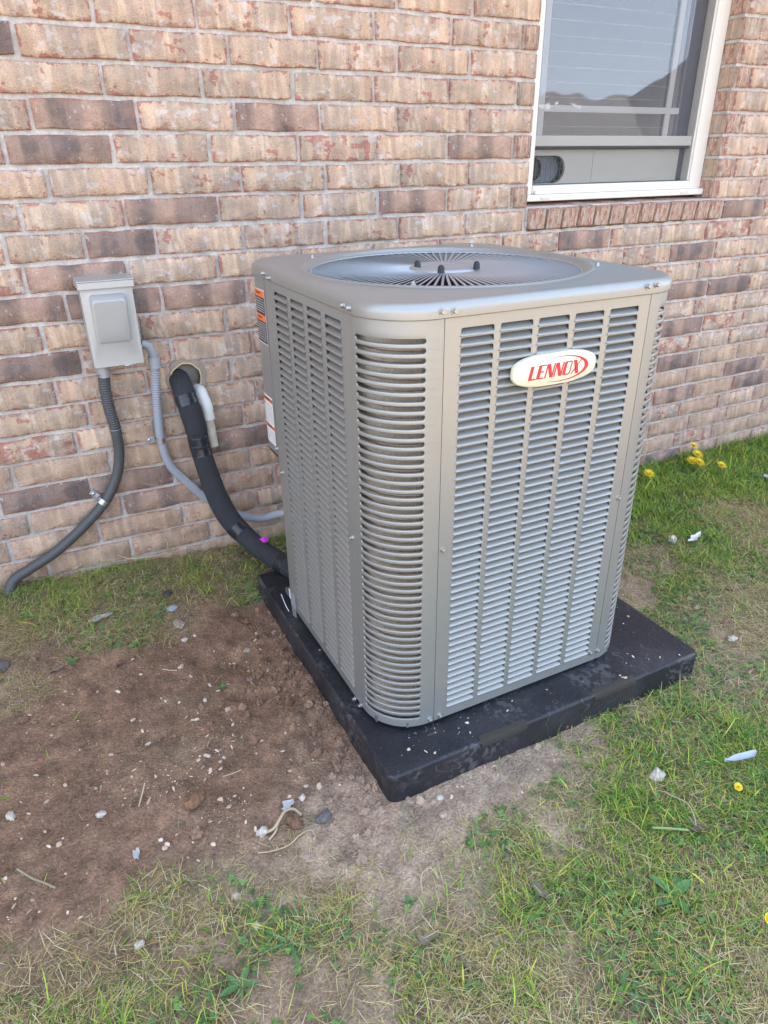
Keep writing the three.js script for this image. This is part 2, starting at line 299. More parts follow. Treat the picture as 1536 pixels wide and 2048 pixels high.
/* window */
{
  const white = std({ color: rgb(.75, .705, .62), roughness: .45 }), almond = std({ color: rgb(.62, .585, .52), roughness: .5 }), gasket = std({ color: rgb(.05, .05, .055), roughness: .7 });
  const win = new THREE.Group(); win.name = 'window'; house.add(win);
  const zf = -.072;
  part('frame', [
    span(WX0 + .004, 1.7365, 1.085, 2.30, -.135, zf, .004), span(2.527, WX1 - .003, 1.085, 2.30, -.135, zf, .004),
    span(WX0 + .004, WX1 - .003, 1.085, 1.108, -.135, zf + .022, .005), span(1.737, 2.5265, 1.109, 1.137, -.135, zf + .002, .004),
    span(WX0 + .004, WX1 - .003, 2.301, 2.345, -.135, zf, .004), span(1.742, 2.52, 1.1085, 1.120, zf + .003, zf + .012, .002)], white, win);
  part('frame_edge', [span(2.516, 2.5262, 1.138, 2.30, -.13, zf - .006, .002)], almond, win);
  part('jamb_track', [span(2.448, 2.5155, 1.255, 2.30, -.15, -.112, .003), span(2.482, 2.5155, 1.138, 1.2545, -.15, -.112, .003)], std({ color: rgb(.10, .10, .115), roughness: .5 }), win);
  part('sash_rail', [span(1.738, 2.5155, 1.262, 1.297, -.128, -.084, .004)], almond, win);
  part('gasket', [span(1.738, 2.51, 1.2535, 1.2615, -.12, -.088, .002)], gasket, win);
  part('lock_tab', [span(1.76, 1.80, 1.092, 1.099, zf + .0225, zf + .026, .001)], almond, win); part('lock_tab', [span(2.46, 2.50, 1.092, 1.099, zf + .0225, zf + .026, .001)], almond, win);
  const wav = tex(256, 256, grey((u, v) => tnoise(u, v, 5, 2, 5)), false);
  const glass = new THREE.MeshPhysicalMaterial({ color: 0xffffff, roughness: .015, transmission: 1, thickness: 0, ior: 2.15, bumpMap: wav, bumpScale: .0009 });
  part('pane', new THREE.PlaneGeometry(.71, 1.0).translate(2.093, 1.797, -.108), glass, win);
  part('pane', new THREE.PlaneGeometry(.71, 1.0).translate(2.093, 1.797, -.122), glass, win);
  part('insect_screen', new THREE.PlaneGeometry(.79, 1.17).translate(2.131, 1.72, -.0795), std({ color: rgb(.06, .062, .068), roughness: .9, transparent: true, opacity: .26, side: THREE.DoubleSide }), win);
  const mun = std({ color: rgb(.50, .50, .49), roughness: .5 });
  part('muntin', span(1.768, 1.793, 1.297, 2.3, -.119, -.112), mun, win);
  part('muntin', span(2.380, 2.405, 1.297, 2.3, -.119, -.112), mun, win);
  part('muntin', [span(1.738, 1.7675, 1.372, 1.393, -.119, -.112), span(1.7935, 2.3795, 1.372, 1.393, -.119, -.112), span(2.4055, 2.448, 1.372, 1.393, -.119, -.112)], mun, win);
  const slat = rbox(.76, .0022, .05, .001), slm = std({ color: rgb(.26, .26, .27), roughness: .55 });
  for (let i = 0; i < 20; i++) part('blind_slat', slat, slm, win, [2.10, 1.33 + i * .047, -.20]).rotation.x = rad(2.7 + i * 1.14);
  win.userData.label = 'white framed window with closed lower vent panel and blinds behind the glass';

  const vent = thing('vent_panel', 'pale sliding vent panel of a portable air conditioner under the raised sash', 'vent panel', [2.1, 1.138, -.11]);
  const vp = std({ color: rgb(.47, .45, .395), roughness: .5 });
  const o = (a, b, c, d, e, f, r) => span(a - 2.1, b - 2.1, c - 1.138, d - 1.138, e + .11, f + .11, r);
  const sh = new THREE.Shape([[-.36, .001], [-.0655, .001], [-.0655, .1145], [-.36, .1145]].map(p => new THREE.Vector2(...p)));
  const hp = new THREE.Path(); hp.moveTo(-.345, .004); hp.lineTo(-.23, .004); hp.absarc(-.24, .05, .045, -Math.PI / 2, Math.PI / 2, false); hp.lineTo(-.345, .095); hp.closePath(); sh.holes.push(hp);
  part('panel', new THREE.ExtrudeGeometry(sh, { depth: .012, bevelEnabled: false, curveSegments: 16 }).translate(0, 0, -.008), vp, vent);
  part('panel', [o(2.037, 2.481, 1.139, 1.2525, -.118, -.107, .002)], vp, vent);
  const grm = std({ color: rgb(.14, .15, .11), roughness: .6 }), gr = [];
  for (let i = 0; i < 7; i++) gr.push(o(1.755 + i * .022, 1.7565 + i * .022, 1.142, 1.233, -.1125, -.111));
  for (let i = 0; i < 5; i++) gr.push(o(1.753, 1.905, 1.150 + i * .019, 1.1515 + i * .019, -.1128, -.1113));
  part('grille', gr, grm, vent);
  const rings = []; for (let i = 0; i < 9; i++) rings.push(new THREE.TorusGeometry(.052, .004, 6, 20, Math.PI).rotateZ(-Math.PI / 2).scale(1, .85, 1).translate(-.325 + i * .009, .05, -.03 - .0005 * i));
  part('hose', rings, std({ color: rgb(.26, .29, .33), roughness: .6 }), vent);
  part('port_back', [o(1.74, 1.93, 1.139, 1.25, -.165, -.16)], std({ color: rgb(.12, .125, .10), roughness: .8 }), vent);
}
// rim of the pipe hole
{
  const t = thing('pipe_sleeve', 'tan rimmed round pipe hole in the brick wall around the black hose', 'pipe hole', [HOLE.x, HOLE.y, 0]);
  const pts = []; for (let i = 0; i <= 40; i++) { const a = i / 40 * Math.PI * 2, r = HOLE.r - .001 + (noise(i * .7, 3) - .5) * .003 * (i % 40 ? 1 : 1); pts.push(V3(Math.cos(a) * r, Math.sin(a) * r, .004)); } pts[40] = pts[0].clone();
  part('rim', new THREE.TubeGeometry(new THREE.CatmullRomCurve3(pts), 80, .0026, 6), std({ color: rgb(.60, .47, .27), roughness: .8 }), t);
  part('sleeve', new THREE.CylinderGeometry(HOLE.r - .002, HOLE.r - .002, .085, 32, 1, true).rotateX(Math.PI / 2).translate(0, 0, -.04), std({ color: rgb(.16, .14, .12), roughness: .9, side: THREE.DoubleSide }), t);
  const plug = new THREE.IcosahedronGeometry(.046, 3); const q = plug.attributes.position; for (let i = 0; i < q.count; i++) { const f = .86 + .25 * fbm(q.getX(i) * 60 + 5, q.getY(i) * 60 + q.getZ(i) * 40, 3); q.setXYZ(i, q.getX(i) * f, q.getY(i) * f, q.getZ(i) * f * .35); } plug.computeVertexNormals();
  part('putty_plug', plug.translate(0, 0, -.022), std({ color: rgb(.22, .195, .165), roughness: .95 }), t);
  const sm = new THREE.Shape(); for (let i = 0; i <= 26; i++) { const a = i / 26 * Math.PI * 2, r = .050 + .018 * fbm(Math.cos(a) * 2 + 4, Math.sin(a) * 2 + 8, 3) + (a < 1.1 ? .006 : 0); i ? sm.lineTo(Math.cos(a) * r, Math.sin(a) * r) : sm.moveTo(Math.cos(a) * r, Math.sin(a) * r); }
  const hh = new THREE.Path(); hh.absarc(0, 0, HOLE.r, 0, Math.PI * 2, true); sm.holes.push(hh);
  part('mortar_patch', new THREE.ExtrudeGeometry(sm, { depth: .0105, bevelEnabled: true, bevelSize: .002, bevelThickness: .0015, bevelSegments: 2, curveSegments: 24 }).translate(0, 0, -.008), std({ color: rgb(.62, .54, .48), map: mortarMap, bumpMap: mortarBump, bumpScale: .003, roughness: .95 }), t);
}

/* ------------------------------------------------------------------ ground */
// cover of the ground at points of the photograph: green, straw, dry (0 moist brown soil .. 1 pale dry soil)
const COVER = [
  [50, 1200, .6, .6, .2], [150, 1170, .55, .7, .2], [250, 1150, .6, .8, .2], [330, 1120, .3, 1, .3], [400, 1112, .3, .9, .3], [480, 1110, .35, .3, .1], [420, 1160, .55, .6, .2], [300, 1200, .6, .6, .2], [455, 1190, .6, .4, .3], [100, 1250, .65, .8, .3], [20, 1300, .35, .9, .4], [200, 1275, .3, .9, .4], [300, 1255, .3, .6, .2], [385, 1240, .15, .4, .3],
  [450, 1262, 0, .05, 0], [100, 1340, .1, .25, .1], [30, 1385, .15, .5, .2], [200, 1360, 0, .06, 0], [350, 1350, .03, .08, 0], [550, 1250, 0, 0, 0], [480, 1320, .02, .04, 0], [600, 1350, 0, 0, 0], [300, 1450, 0, .03, 0], [100, 1450, .04, .1, 0], [500, 1450, 0, .02, 0], [650, 1450, 0, 0, .15], [20, 1500, .04, .08, 0], [200, 1600, 0, .02, 0], [400, 1550, 0, .02, 0], [550, 1560, 0, .03, .1], [100, 1700, .02, .04, 0], [250, 1700, 0, .03, 0], [400, 1680, 0, .03, .1], [60, 1800, .02, .04, 0], [180, 1790, 0, .04, 0],
  [20, 1910, .12, .35, .1], [150, 1900, .3, .6, .1], [250, 1865, .35, .6, .2], [330, 1805, .4, .5, .2], [430, 1755, .15, .45, .4], [560, 1800, .1, .4, .7], [600, 1985, .12, .3, .6], [690, 2010, .15, .35, .7], [930, 1850, .2, .45, .8], [860, 1760, .05, .2, .9], [1000, 1870, .4, .7, .7], [1090, 1930, .3, .8, .7], [1260, 1700, .55, .7, .6], [1120, 1660, .2, .5, .9], [1180, 1530, .25, .5, .8], [1500, 1790, .5, .8, .6], [550, 1700, .06, .3, .6], [650, 1690, .04, .25, .8], [700, 1620, .02, .1, .7], [520, 1660, .02, .1, .2], [450, 1850, .35, .5, .4], [560, 1885, .7, .4, .3], [650, 1900, .5, .65, .5], [520, 1960, .15, .25, .5], [700, 1850, .25, .7, .7], [720, 1965, .1, .25, .7], [850, 1990, .55, .5, .5], [780, 1900, .4, .55, .6], [100, 2000, .55, .7, .2], [300, 1980, .5, .5, .3], [400, 2030, .6, .4, .3], [650, 2030, .45, .4, .5],
  [880, 1600, .04, .08, .8], [1000, 1555, .04, .12, .9], [1100, 1520, .08, .15, .9], [850, 1700, .12, .3, .9], [950, 1690, .15, .35, .9], [800, 1790, .06, .2, .9], [920, 1770, .2, .35, .9], [880, 1840, .3, .65, .8], [1050, 1700, .4, .8, .8], [1150, 1600, .35, .6, .8], [1150, 1480, .25, .35, .8], [1250, 1450, .7, .6, .6], [1350, 1420, .8, .4, .5], [1300, 1520, .9, .4, .4], [1250, 1610, .95, .4, .4], [1400, 1600, 1, .5, .4], [1500, 1500, 1, .5, .4], [1500, 1700, .95, .6, .4], [1300, 1750, .9, .6, .4], [1150, 1800, .8, .7, .5], [1050, 1820, .8, .6, .5], [1000, 1950, .6, .9, .6], [1200, 1950, .7, .8, .6], [1450, 1900, .7, .8, .5], [1500, 2000, .65, .8, .5], [1350, 2000, .75, .6, .5],
  [1300, 1000, 1, .2, .2], [1400, 960, 1, .2, .2], [1500, 900, 1, .2, .2], [1300, 1060, .9, .3, .3], [1290, 1125, .25, .55, .6], [1270, 1175, .08, .45, .7], [1350, 1180, .5, .5, .5], [1400, 1120, .8, .4, .4], [1500, 1030, .5, .7, .5], [1480, 1150, .45, .8, .5], [1500, 1250, .45, .7, .5], [1400, 1262, .2, .6, .7], [1350, 1240, .3, .5, .7], [1450, 1330, .25, .6, .7], [1445, 1400, .4, .6, .6], [1500, 1380, .5, .55, .5],
].map(([px, py, g, s, d]) => { const p = P(px, py, 1, 0); return [p.x, p.z, g, s, d]; });
COVER.push([.9, .2, .5, .4, .2], [1.6, .3, .8, .3, .2], [-.8, .5, .5, .5, .2], [-.8, 1.2, .2, .3, 0], [.3, 2.2, .7, .6, .4], [1.6, 2.2, .9, .5, .4], [2.6, 1.4, .9, .5, .4], [3.6, .6, 1, .3, .3], [3, 2.4, 1, .4, .3]);
function cover(x, z) {
  let w = 0, g = 0, s = 0, d = 0;
  for (const c of COVER) { const q = ((x - c[0]) ** 2 + (z - c[1]) ** 2), k = 1 / (q * q * q + 4e-8); w += k; g += k * c[2]; s += k * c[3]; d += k * c[4]; }
  return [g / w, s / w, d / w];
}
const CG = { x0: -1.2, z0: -.05, dx: .02, nx: 270, nz: 135, d: [] };
for (let j = 0; j <= CG.nz; j++) for (let i = 0; i <= CG.nx; i++) CG.d.push(cover(CG.x0 + i * CG.dx, CG.z0 + j * CG.dx));
function coverAt(x, z) { const i = clamp(Math.round((x - CG.x0) / CG.dx), 0, CG.nx), j = clamp(Math.round((z - CG.z0) / CG.dx), 0, CG.nz); return CG.d[j * (CG.nx + 1) + i]; }
{
  const ax = (a, b, st, far) => { const o = []; for (let v = a; v <= b + 1e-6; v += st) o.push(v); for (let s = st * 2, v = b; v < far[1]; s *= 1.5) { v += s; o.push(v); } for (let s = st * 2, v = a; v > far[0]; s *= 1.5) { v -= s; o.unshift(v); } return o; };
  const xs = ax(-1.1, 3.7, .0095, [-160, 160]), zs = ax(-.02, 2.5, .0095, [-120, 200]);
  const pos = [], col = [], uv = [], idx = [], n = xs.length;
  const moist = [.255, .146, .088], dry = [.44, .32, .225], litter = [.30, .225, .115], shadedTurf = [.07, .075, .022];  // last colour is darkened to stand for shade between the grass blades
  for (const z of zs) for (const x of xs) {
    pos.push(x, groundH(x, z) - (z < -.15 ? .02 : 0), z); uv.push(x, z);
    const near = x > -1.15 && x < 4 && z > -.06 && z < 2.6;
    const [g, s, d] = near ? coverAt(x, z) : [.5, .9, .6];
    const nz = fbm(x * 9, z * 9, 3) - .5, nf = fbm(x * 60, z * 60, 2) - .5;
    let c = mix3(moist, dry, clamp(d + nz * .5)).map(q => q * (1 + nf * .5));
    c = mix3(c, litter, clamp(s * .55 + nz * .6) * .7); c = mix3(c, shadedTurf, clamp(g * .8 + nz * .5) * .6);
    col.push(...c);
  }
  for (let j = 0; j + 1 < zs.length; j++) for (let i = 0; i + 1 < n; i++) { const a = j * n + i; idx.push(a, a + n, a + 1, a + 1, a + n, a + n + 1); }
  const g = new THREE.BufferGeometry(); g.setAttribute('position', new THREE.Float32BufferAttribute(pos, 3)); g.setAttribute('color', new THREE.Float32BufferAttribute(col, 3)); g.setAttribute('uv', new THREE.Float32BufferAttribute(uv, 2)); g.setIndex(idx); g.computeVertexNormals();
  const gm = tex(1024, 1024, (u, v) => { const n1 = tnoise(u, v, 16, 5, 2), n2 = tnoise(u, v, 150, 2, 4), sp = tnoise(u, v, 200, 1, 8); const b = .70 + .34 * (n1 - .5) + .26 * (n2 - .5); return sp > .90 ? [b * 1.25, b * 1.15, b * 1.08] : [b, b, b]; });
  const gb = tex(1024, 1024, grey((u, v) => .5 * tnoise(u, v, 40, 4, 6) + .5 * tnoise(u, v, 160, 2, 5)), false);
  gm.repeat.set(1.7, 1.7); gb.repeat.set(1.7, 1.7);
  const m = new THREE.Mesh(g, std({ vertexColors: true, map: gm, bumpMap: gb, bumpScale: .006, roughness: .97, color: rgb(1.9, 1.9, 1.9) })); m.name = 'ground'; m.userData.kind = 'structure'; m.receiveShadow = m.castShadow = true; scene.add(m);
}
// what stands or lies on bare ground must stay off the pad and the wall
const PAD = { x0: .478, x1: 1.386, z0: .315, z1: 1.228, y: .0743 };
const onPad = (x, z, m = 0) => x > PAD.x0 - m && x < PAD.x1 + m && z > PAD.z0 - m && z < PAD.z1 + m;
const inView = (x, z) => { const q = V3(x, 0, z).sub(EYE), d = q.dot(AX.f); return d > .3 && Math.abs(q.dot(AX.right) / d) < .66 && q.dot(AX.up) / d > -.86; };
function scatter(n, accept, make) { let k = 0; for (let i = 0; i < n; i++) { const x = rr(-.75, 3.5), z = rr(.006, 2.1); if (!inView(x, z) || onPad(x, z, .004)) continue; if (rnd() < accept(x, z)) { make(x, z); k++; } } return k; }
function instances(name, geo, mat, list, label, category) {
  const m = new THREE.InstancedMesh(geo, mat, list.length); const d = new THREE.Object3D();
  list.forEach((q, i) => { d.position.set(...q.p); d.rotation.set(q.r[0], q.r[1], q.r[2], 'YXZ'); d.scale.set(...q.s); d.updateMatrix(); m.setMatrixAt(i, d.matrix); m.setColorAt(i, q.c); });
  m.name = name; m.castShadow = m.receiveShadow = true; tag(m, label, category, null, 'stuff'); scene.add(m); return m;
}
function bladeGeo(w, bend, seg = 4) {                    // a grass blade of length 1 along y, bending towards +z
  const rows = []; for (let i = 0; i <= seg; i++) { const t = i / seg, a = bend * t, y = Math.sin(a) / Math.max(bend, .01), z = (1 - Math.cos(a)) / Math.max(bend, .01), ww = w * (t < .15 ? .75 + t * 1.6 : 1) * Math.pow(1 - t, .55) + .0004; rows.push([[-ww / 2, y, z], [0, y, z - ww * .12], [ww / 2, y, z]]); }
  return grid(rows);
}
{
  const blade = bladeGeo(.07, 1.0), mat = std({ roughness: .9, side: THREE.DoubleSide });
  const greens = [], straws = [], clov = [];
  const pick = (a, v) => { const k = Math.floor(rnd() * a.length), c = a[k], f = 1 + rr(-v, v); return rgb(c[0] * f, c[1] * f, c[2] * f); };
  const GREEN = [[.125, .255, .022], [.20, .345, .03], [.085, .185, .022], [.31, .41, .04], [.15, .27, .045], [.47, .46, .06], [.055, .12, .022], [.40, .37, .09]], STRAW = [[.43, .33, .14], [.52, .42, .20], [.32, .23, .095], [.38, .34, .13], [.56, .47, .27], [.25, .17, .075], [.46, .33, .10]];
  scatter(560000, (x, z) => { const [g] = coverAt(x, z); const n = .5 * fbm(x * 16 + 3, z * 16, 3) + .5 * fbm(x * 5.5 + 8, z * 5.5, 2), f = fbm(x * 40, z * 40, 2); return Math.pow(clamp((g - .2) * 1.15 + ((n - .5) * 3.2 + (f - .5) * 1.2) * (.3 + .7 * g)), 1.3) * sstep(.05, .28, g) * .95 + (g > .015 ? .0025 : 0); }, (x, z) => {
    const tall = z < .35 && x > 1.4 ? 1.5 : 1, len = rr(.013, .05) * tall * (rnd() < .05 ? 1.6 : 1), w = rr(.6, 1.15) * clamp(.03 / len, .5, 1.3) * (rnd() < .08 ? 2 : 1);
    greens.push({ p: [x, groundH(x, z) - .003, z], r: [rr(.0, 1.15), rnd() * 6.283, rr(-.4, .4)], s: [len * w, len, len * rr(.6, 1.3)], c: pick(GREEN, .25) });
  });
  scatter(560000, (x, z) => { const [, s] = coverAt(x, z); const n = fbm(x * 11 + 30, z * 11, 3), f = fbm(x * 45 + 9, z * 45, 2); return clamp((s - .2) * 1.2 + ((n - .5) * 1.8 + (f - .5) * .8) * (.3 + .7 * s)) * .85 * sstep(.04, .25, s) + (s > .015 ? .004 : 0); }, (x, z) => {
    const len = rr(.014, .05), w = rr(.35, .75) * clamp(.03 / len, .4, 1.2), near = coverAt(x, z)[0] > .25 ? .012 : .002;
    straws.push({ p: [x, groundH(x, z) + rr(0, near), z], r: [rr(1.25, 1.66), rnd() * 6.283, rr(-.8, .8)], s: [len * w, len, len * rr(-.6, .9)], c: pick(STRAW, .25) });
  });
  const leaf = []; for (let k = 0; k < 3; k++) { const a = k * 2.094, rows = []; for (let i = 0; i <= 4; i++) { const t = i / 4, w = Math.sin(Math.PI * Math.min(.98, .08 + t * .9)) * .42; rows.push([[-w, .05 + .12 * t * (1 - t), .08 + t * .8], [0, .12 * t * (1 - t), .08 + t * .8], [w, .05 + .12 * t * (1 - t), .08 + t * .8]]); } leaf.push(grid(rows).rotateY(a)); }
  const clover = merge(leaf);
  scatter(200000, (x, z) => { const [g] = coverAt(x, z); const n = fbm(x * 6 + 60, z * 6 + 9, 3); return clamp((g - .3) * .5 + (n - .5) * 3.4) * .42 * (g > .15 ? 1 : 0); }, (x, z) => {
    const s = rr(.0045, .0095) * (z < .5 && x > 1.4 ? 1.5 : 1); clov.push({ p: [x, groundH(x, z) + rr(.002, .012), z], r: [rr(-.5, .5), rnd() * 6.283, rr(-.5, .5)], s: [s, s, s], c: pick([[.09, .19, .045], [.12, .24, .05], [.075, .15, .045], [.15, .26, .07]], .2) });
  });
  instances('grass', blade, mat, greens, 'short green lawn grass growing in patches around the black pad', 'grass');
  instances('dry_grass', blade, mat, straws, 'dry straw coloured grass clippings lying over the lawn and soil', 'dry grass');
  instances('clover', clover, mat, clov, 'small round leaved clover growing through the lawn', 'clover');
  console.log('blades', greens.length, straws.length, clov.length);
}
function lump(r, rough = .35, det = 1, s = 0, freq = 1.6) {
  const g = mergeVertices(new THREE.IcosahedronGeometry(1, det).deleteAttribute('uv').deleteAttribute('normal')), q = g.attributes.position;
  for (let i = 0; i < q.count; i++) { const x = q.getX(i), y = q.getY(i), z = q.getZ(i), f = r * (1 - rough / 2 + rough * fbm(x * freq + s * 7.3 + z * 1.7, y * freq + s * 3.1 - z, 3) * 1.3); q.setXYZ(i, x * f, y * f, z * f); }
  g.computeVertexNormals(); return g;
}
{
  const clods = [], chips = [], crumbs = [];
  const soilM = std({ roughness: 1, color: rgb(1, 1, 1) });
  const chipGeo = toCreasedNormals(lump(1, 1.3, 1, 3, 2.6), .3), clodGeo = toCreasedNormals(lump(1, 1.9, 2, 8, 3.4), .5);
  // crumbly clods beside the pad and sparse crumbs over the dug soil
  scatter(110000, (x, z) => { const [g, s, d] = coverAt(x, z); const bare = clamp(1 - g * 3 - s * 1.5); const mound = Math.exp(-(((x - .41) / .075) ** 2 + ((z - .80) / .30) ** 2)) + .6 * Math.exp(-(((x - .45) / .09) ** 2 + ((z - 1.2) / .08) ** 2)); const edge = onPad(x, z, .03) ? .22 : 0; return bare * (mound * .5 + edge + .035 * sstep(.45, .6, fbm(x * 8, z * 8, 2)) + .02 * d); }, (x, z) => {
    const r = Math.pow(rnd(), 4) * .0075 + .0012, [, , d] = coverAt(x, z), c = mix3([.228, .128, .077], [.40, .285, .20], clamp(d + rr(-.15, .25))), f = rr(.75, 1.2);
    clods.push({ p: [x, groundH(x, z) + r * .3, z], r: [rnd() * 6, rnd() * 6, rnd() * 6], s: [r, r * rr(.6, 1), r * rr(.7, 1.2)], c: rgb(c[0] * f, c[1] * f, c[2] * f) });
  });
  scatter(300000, (x, z) => { const [g, s, d] = coverAt(x, z); const bare = clamp(1.05 - g * 2.4 - s); const n = fbm(x * 9 + 70, z * 9, 3); return bare * (.02 + .16 * sstep(.45, .74, n) * .8) * sstep(.25, .7, z) * (1 - .7 * d); }, (x, z) => {
    const r = Math.pow(rnd(), 6) * .0036 + .0007, f = rr(.75, 1.1), c = rnd() < .55 ? [.66, .48, .36] : rnd() < .5 ? [.70, .57, .45] : [.48, .34, .23];
    chips.push({ p: [x, groundH(x, z) + r * .25, z], r: [rr(-.9, .9), rnd() * 6.28, rr(-.9, .9)], s: [r * rr(.7, 1.9), r * rr(.3, .8), r * rr(.6, 1.2)], c: rgb(c[0] * f, c[1] * f, c[2] * f) });
  });
  for (let i = 0; i < 900; i++) {
    const x = rr(PAD.x0 + .01, PAD.x1 - .01), z = rr(PAD.z0 + .3, PAD.z1 - .008); if (x > .52 && z < 1.13 && x < 1.23) continue;
    const dens = z > 1.12 && x < .75 ? .45 : fbm(x * 12, z * 12, 2) > .55 ? .22 : .04; if (rnd() > dens) continue;
    const r = Math.pow(rnd(), 3) * .0028 + .0006, c = rnd() < .6 ? [.55, .42, .31] : [.66, .62, .58];
    crumbs.push({ p: [x, PAD.y + r * .3, z], r: [rnd(), rnd() * 6, rnd()], s: [r * rr(.8, 1.8), r * .5, r], c: rgb(...c) });
  }
  instances('soil_clods', clodGeo, soilM, clods, 'crumbly brown soil clods heaped beside the left edge of the black pad', 'soil');
  instances('pale_chips', chipGeo, std({ roughness: .9 }), chips, 'tiny pale chips scattered over the bare brown soil', 'gravel');
  instances('pad_crumbs', chipGeo, std({ roughness: .9 }), crumbs, 'tiny crumbs of mortar and soil lying on top of the black pad', 'crumbs');
}

/* ------------------------------------------------------------------ black equipment pad */
{
  const t = thing('equipment_pad', 'black plastic equipment pad under the grey air conditioner', 'pad', [.932, 0, .7715]);
  const w = .908, d = .913, s = new THREE.Shape(), r = .012, a = w / 2 - .007, b = d / 2 - .007;
  s.moveTo(-a + r, -b); s.lineTo(a - r, -b); s.absarc(a - r, -b + r, r, -Math.PI / 2, 0); s.lineTo(a, b - r); s.absarc(a - r, b - r, r, 0, Math.PI / 2); s.lineTo(-a + r, b); s.absarc(-a + r, b - r, r, Math.PI / 2, Math.PI); s.lineTo(-a, -b + r); s.absarc(-a + r, -b + r, r, Math.PI, Math.PI * 1.5);
  const g = new THREE.ExtrudeGeometry(s, { depth: .11, bevelEnabled: true, bevelSize: .007, bevelThickness: .007, bevelSegments: 4, curveSegments: 6 }).rotateX(-Math.PI / 2);
  g.computeBoundingBox(); g.translate(0, PAD.y - g.boundingBox.max.y, 0);
  const pm = tex(1024, 1024, (u, v) => {
    const n = tnoise(u, v, 6, 5, 31), f = tnoise(u, v, 120, 2, 7), sc = Math.abs(tnoise(u * 1, v * 1, 9, 3, 77) - .5), sp = tnoise(u, v, 170, 1, 12);
    let c = mix3([.135, .135, .15], [.21, .205, .215], sstep(.35, .75, n)).map(q => q * (.88 + .24 * f)); 
    const du = tnoise(u, v, 7, 4, 55), gr = tnoise(u, v, 90, 2, 21); c = mix3(c, [.36, .35, .35], sstep(.56, .70, du) * sstep(.45, .62, gr) * .7); if (sc < .0045 && n > .46) c = [.33, .32, .32]; if (sp > .955) c = [.42, .39, .36]; return c;
  });
  const pb = tex(512, 512, grey((u, v) => tnoise(u, v, 60, 3, 4)), false); pm.repeat.set(1.1, 1.1); pb.repeat.set(3, 3);
  part('slab', g, std({ map: pm, bumpMap: pb, bumpScale: .0012, roughness: .52 }), t);
  const strip = std({ color: rgb(.068, .056, .040), bumpMap: pb, bumpScale: .002, roughness: .8 });
  for (const [x0, x1] of [[.705, .83], [1.031, 1.164]]) {
    const rows = []; for (const [y, z] of [[PAD.y - .0155, .4588], [PAD.y - .010, .4590], [PAD.y - .006, .4575], [PAD.y - .0015, .454], [PAD.y + .0016, .448], [PAD.y + .0018, .440]]) rows.push([[x1 - .932, y, z], [x0 - .932, y, z]]);
    const back = rows.map(q => q.map(([x, y, z]) => [x, y - .002, z - .003])); part('edge_strip', [grid(rows), grid(back.reverse())], strip, t);
  }
}

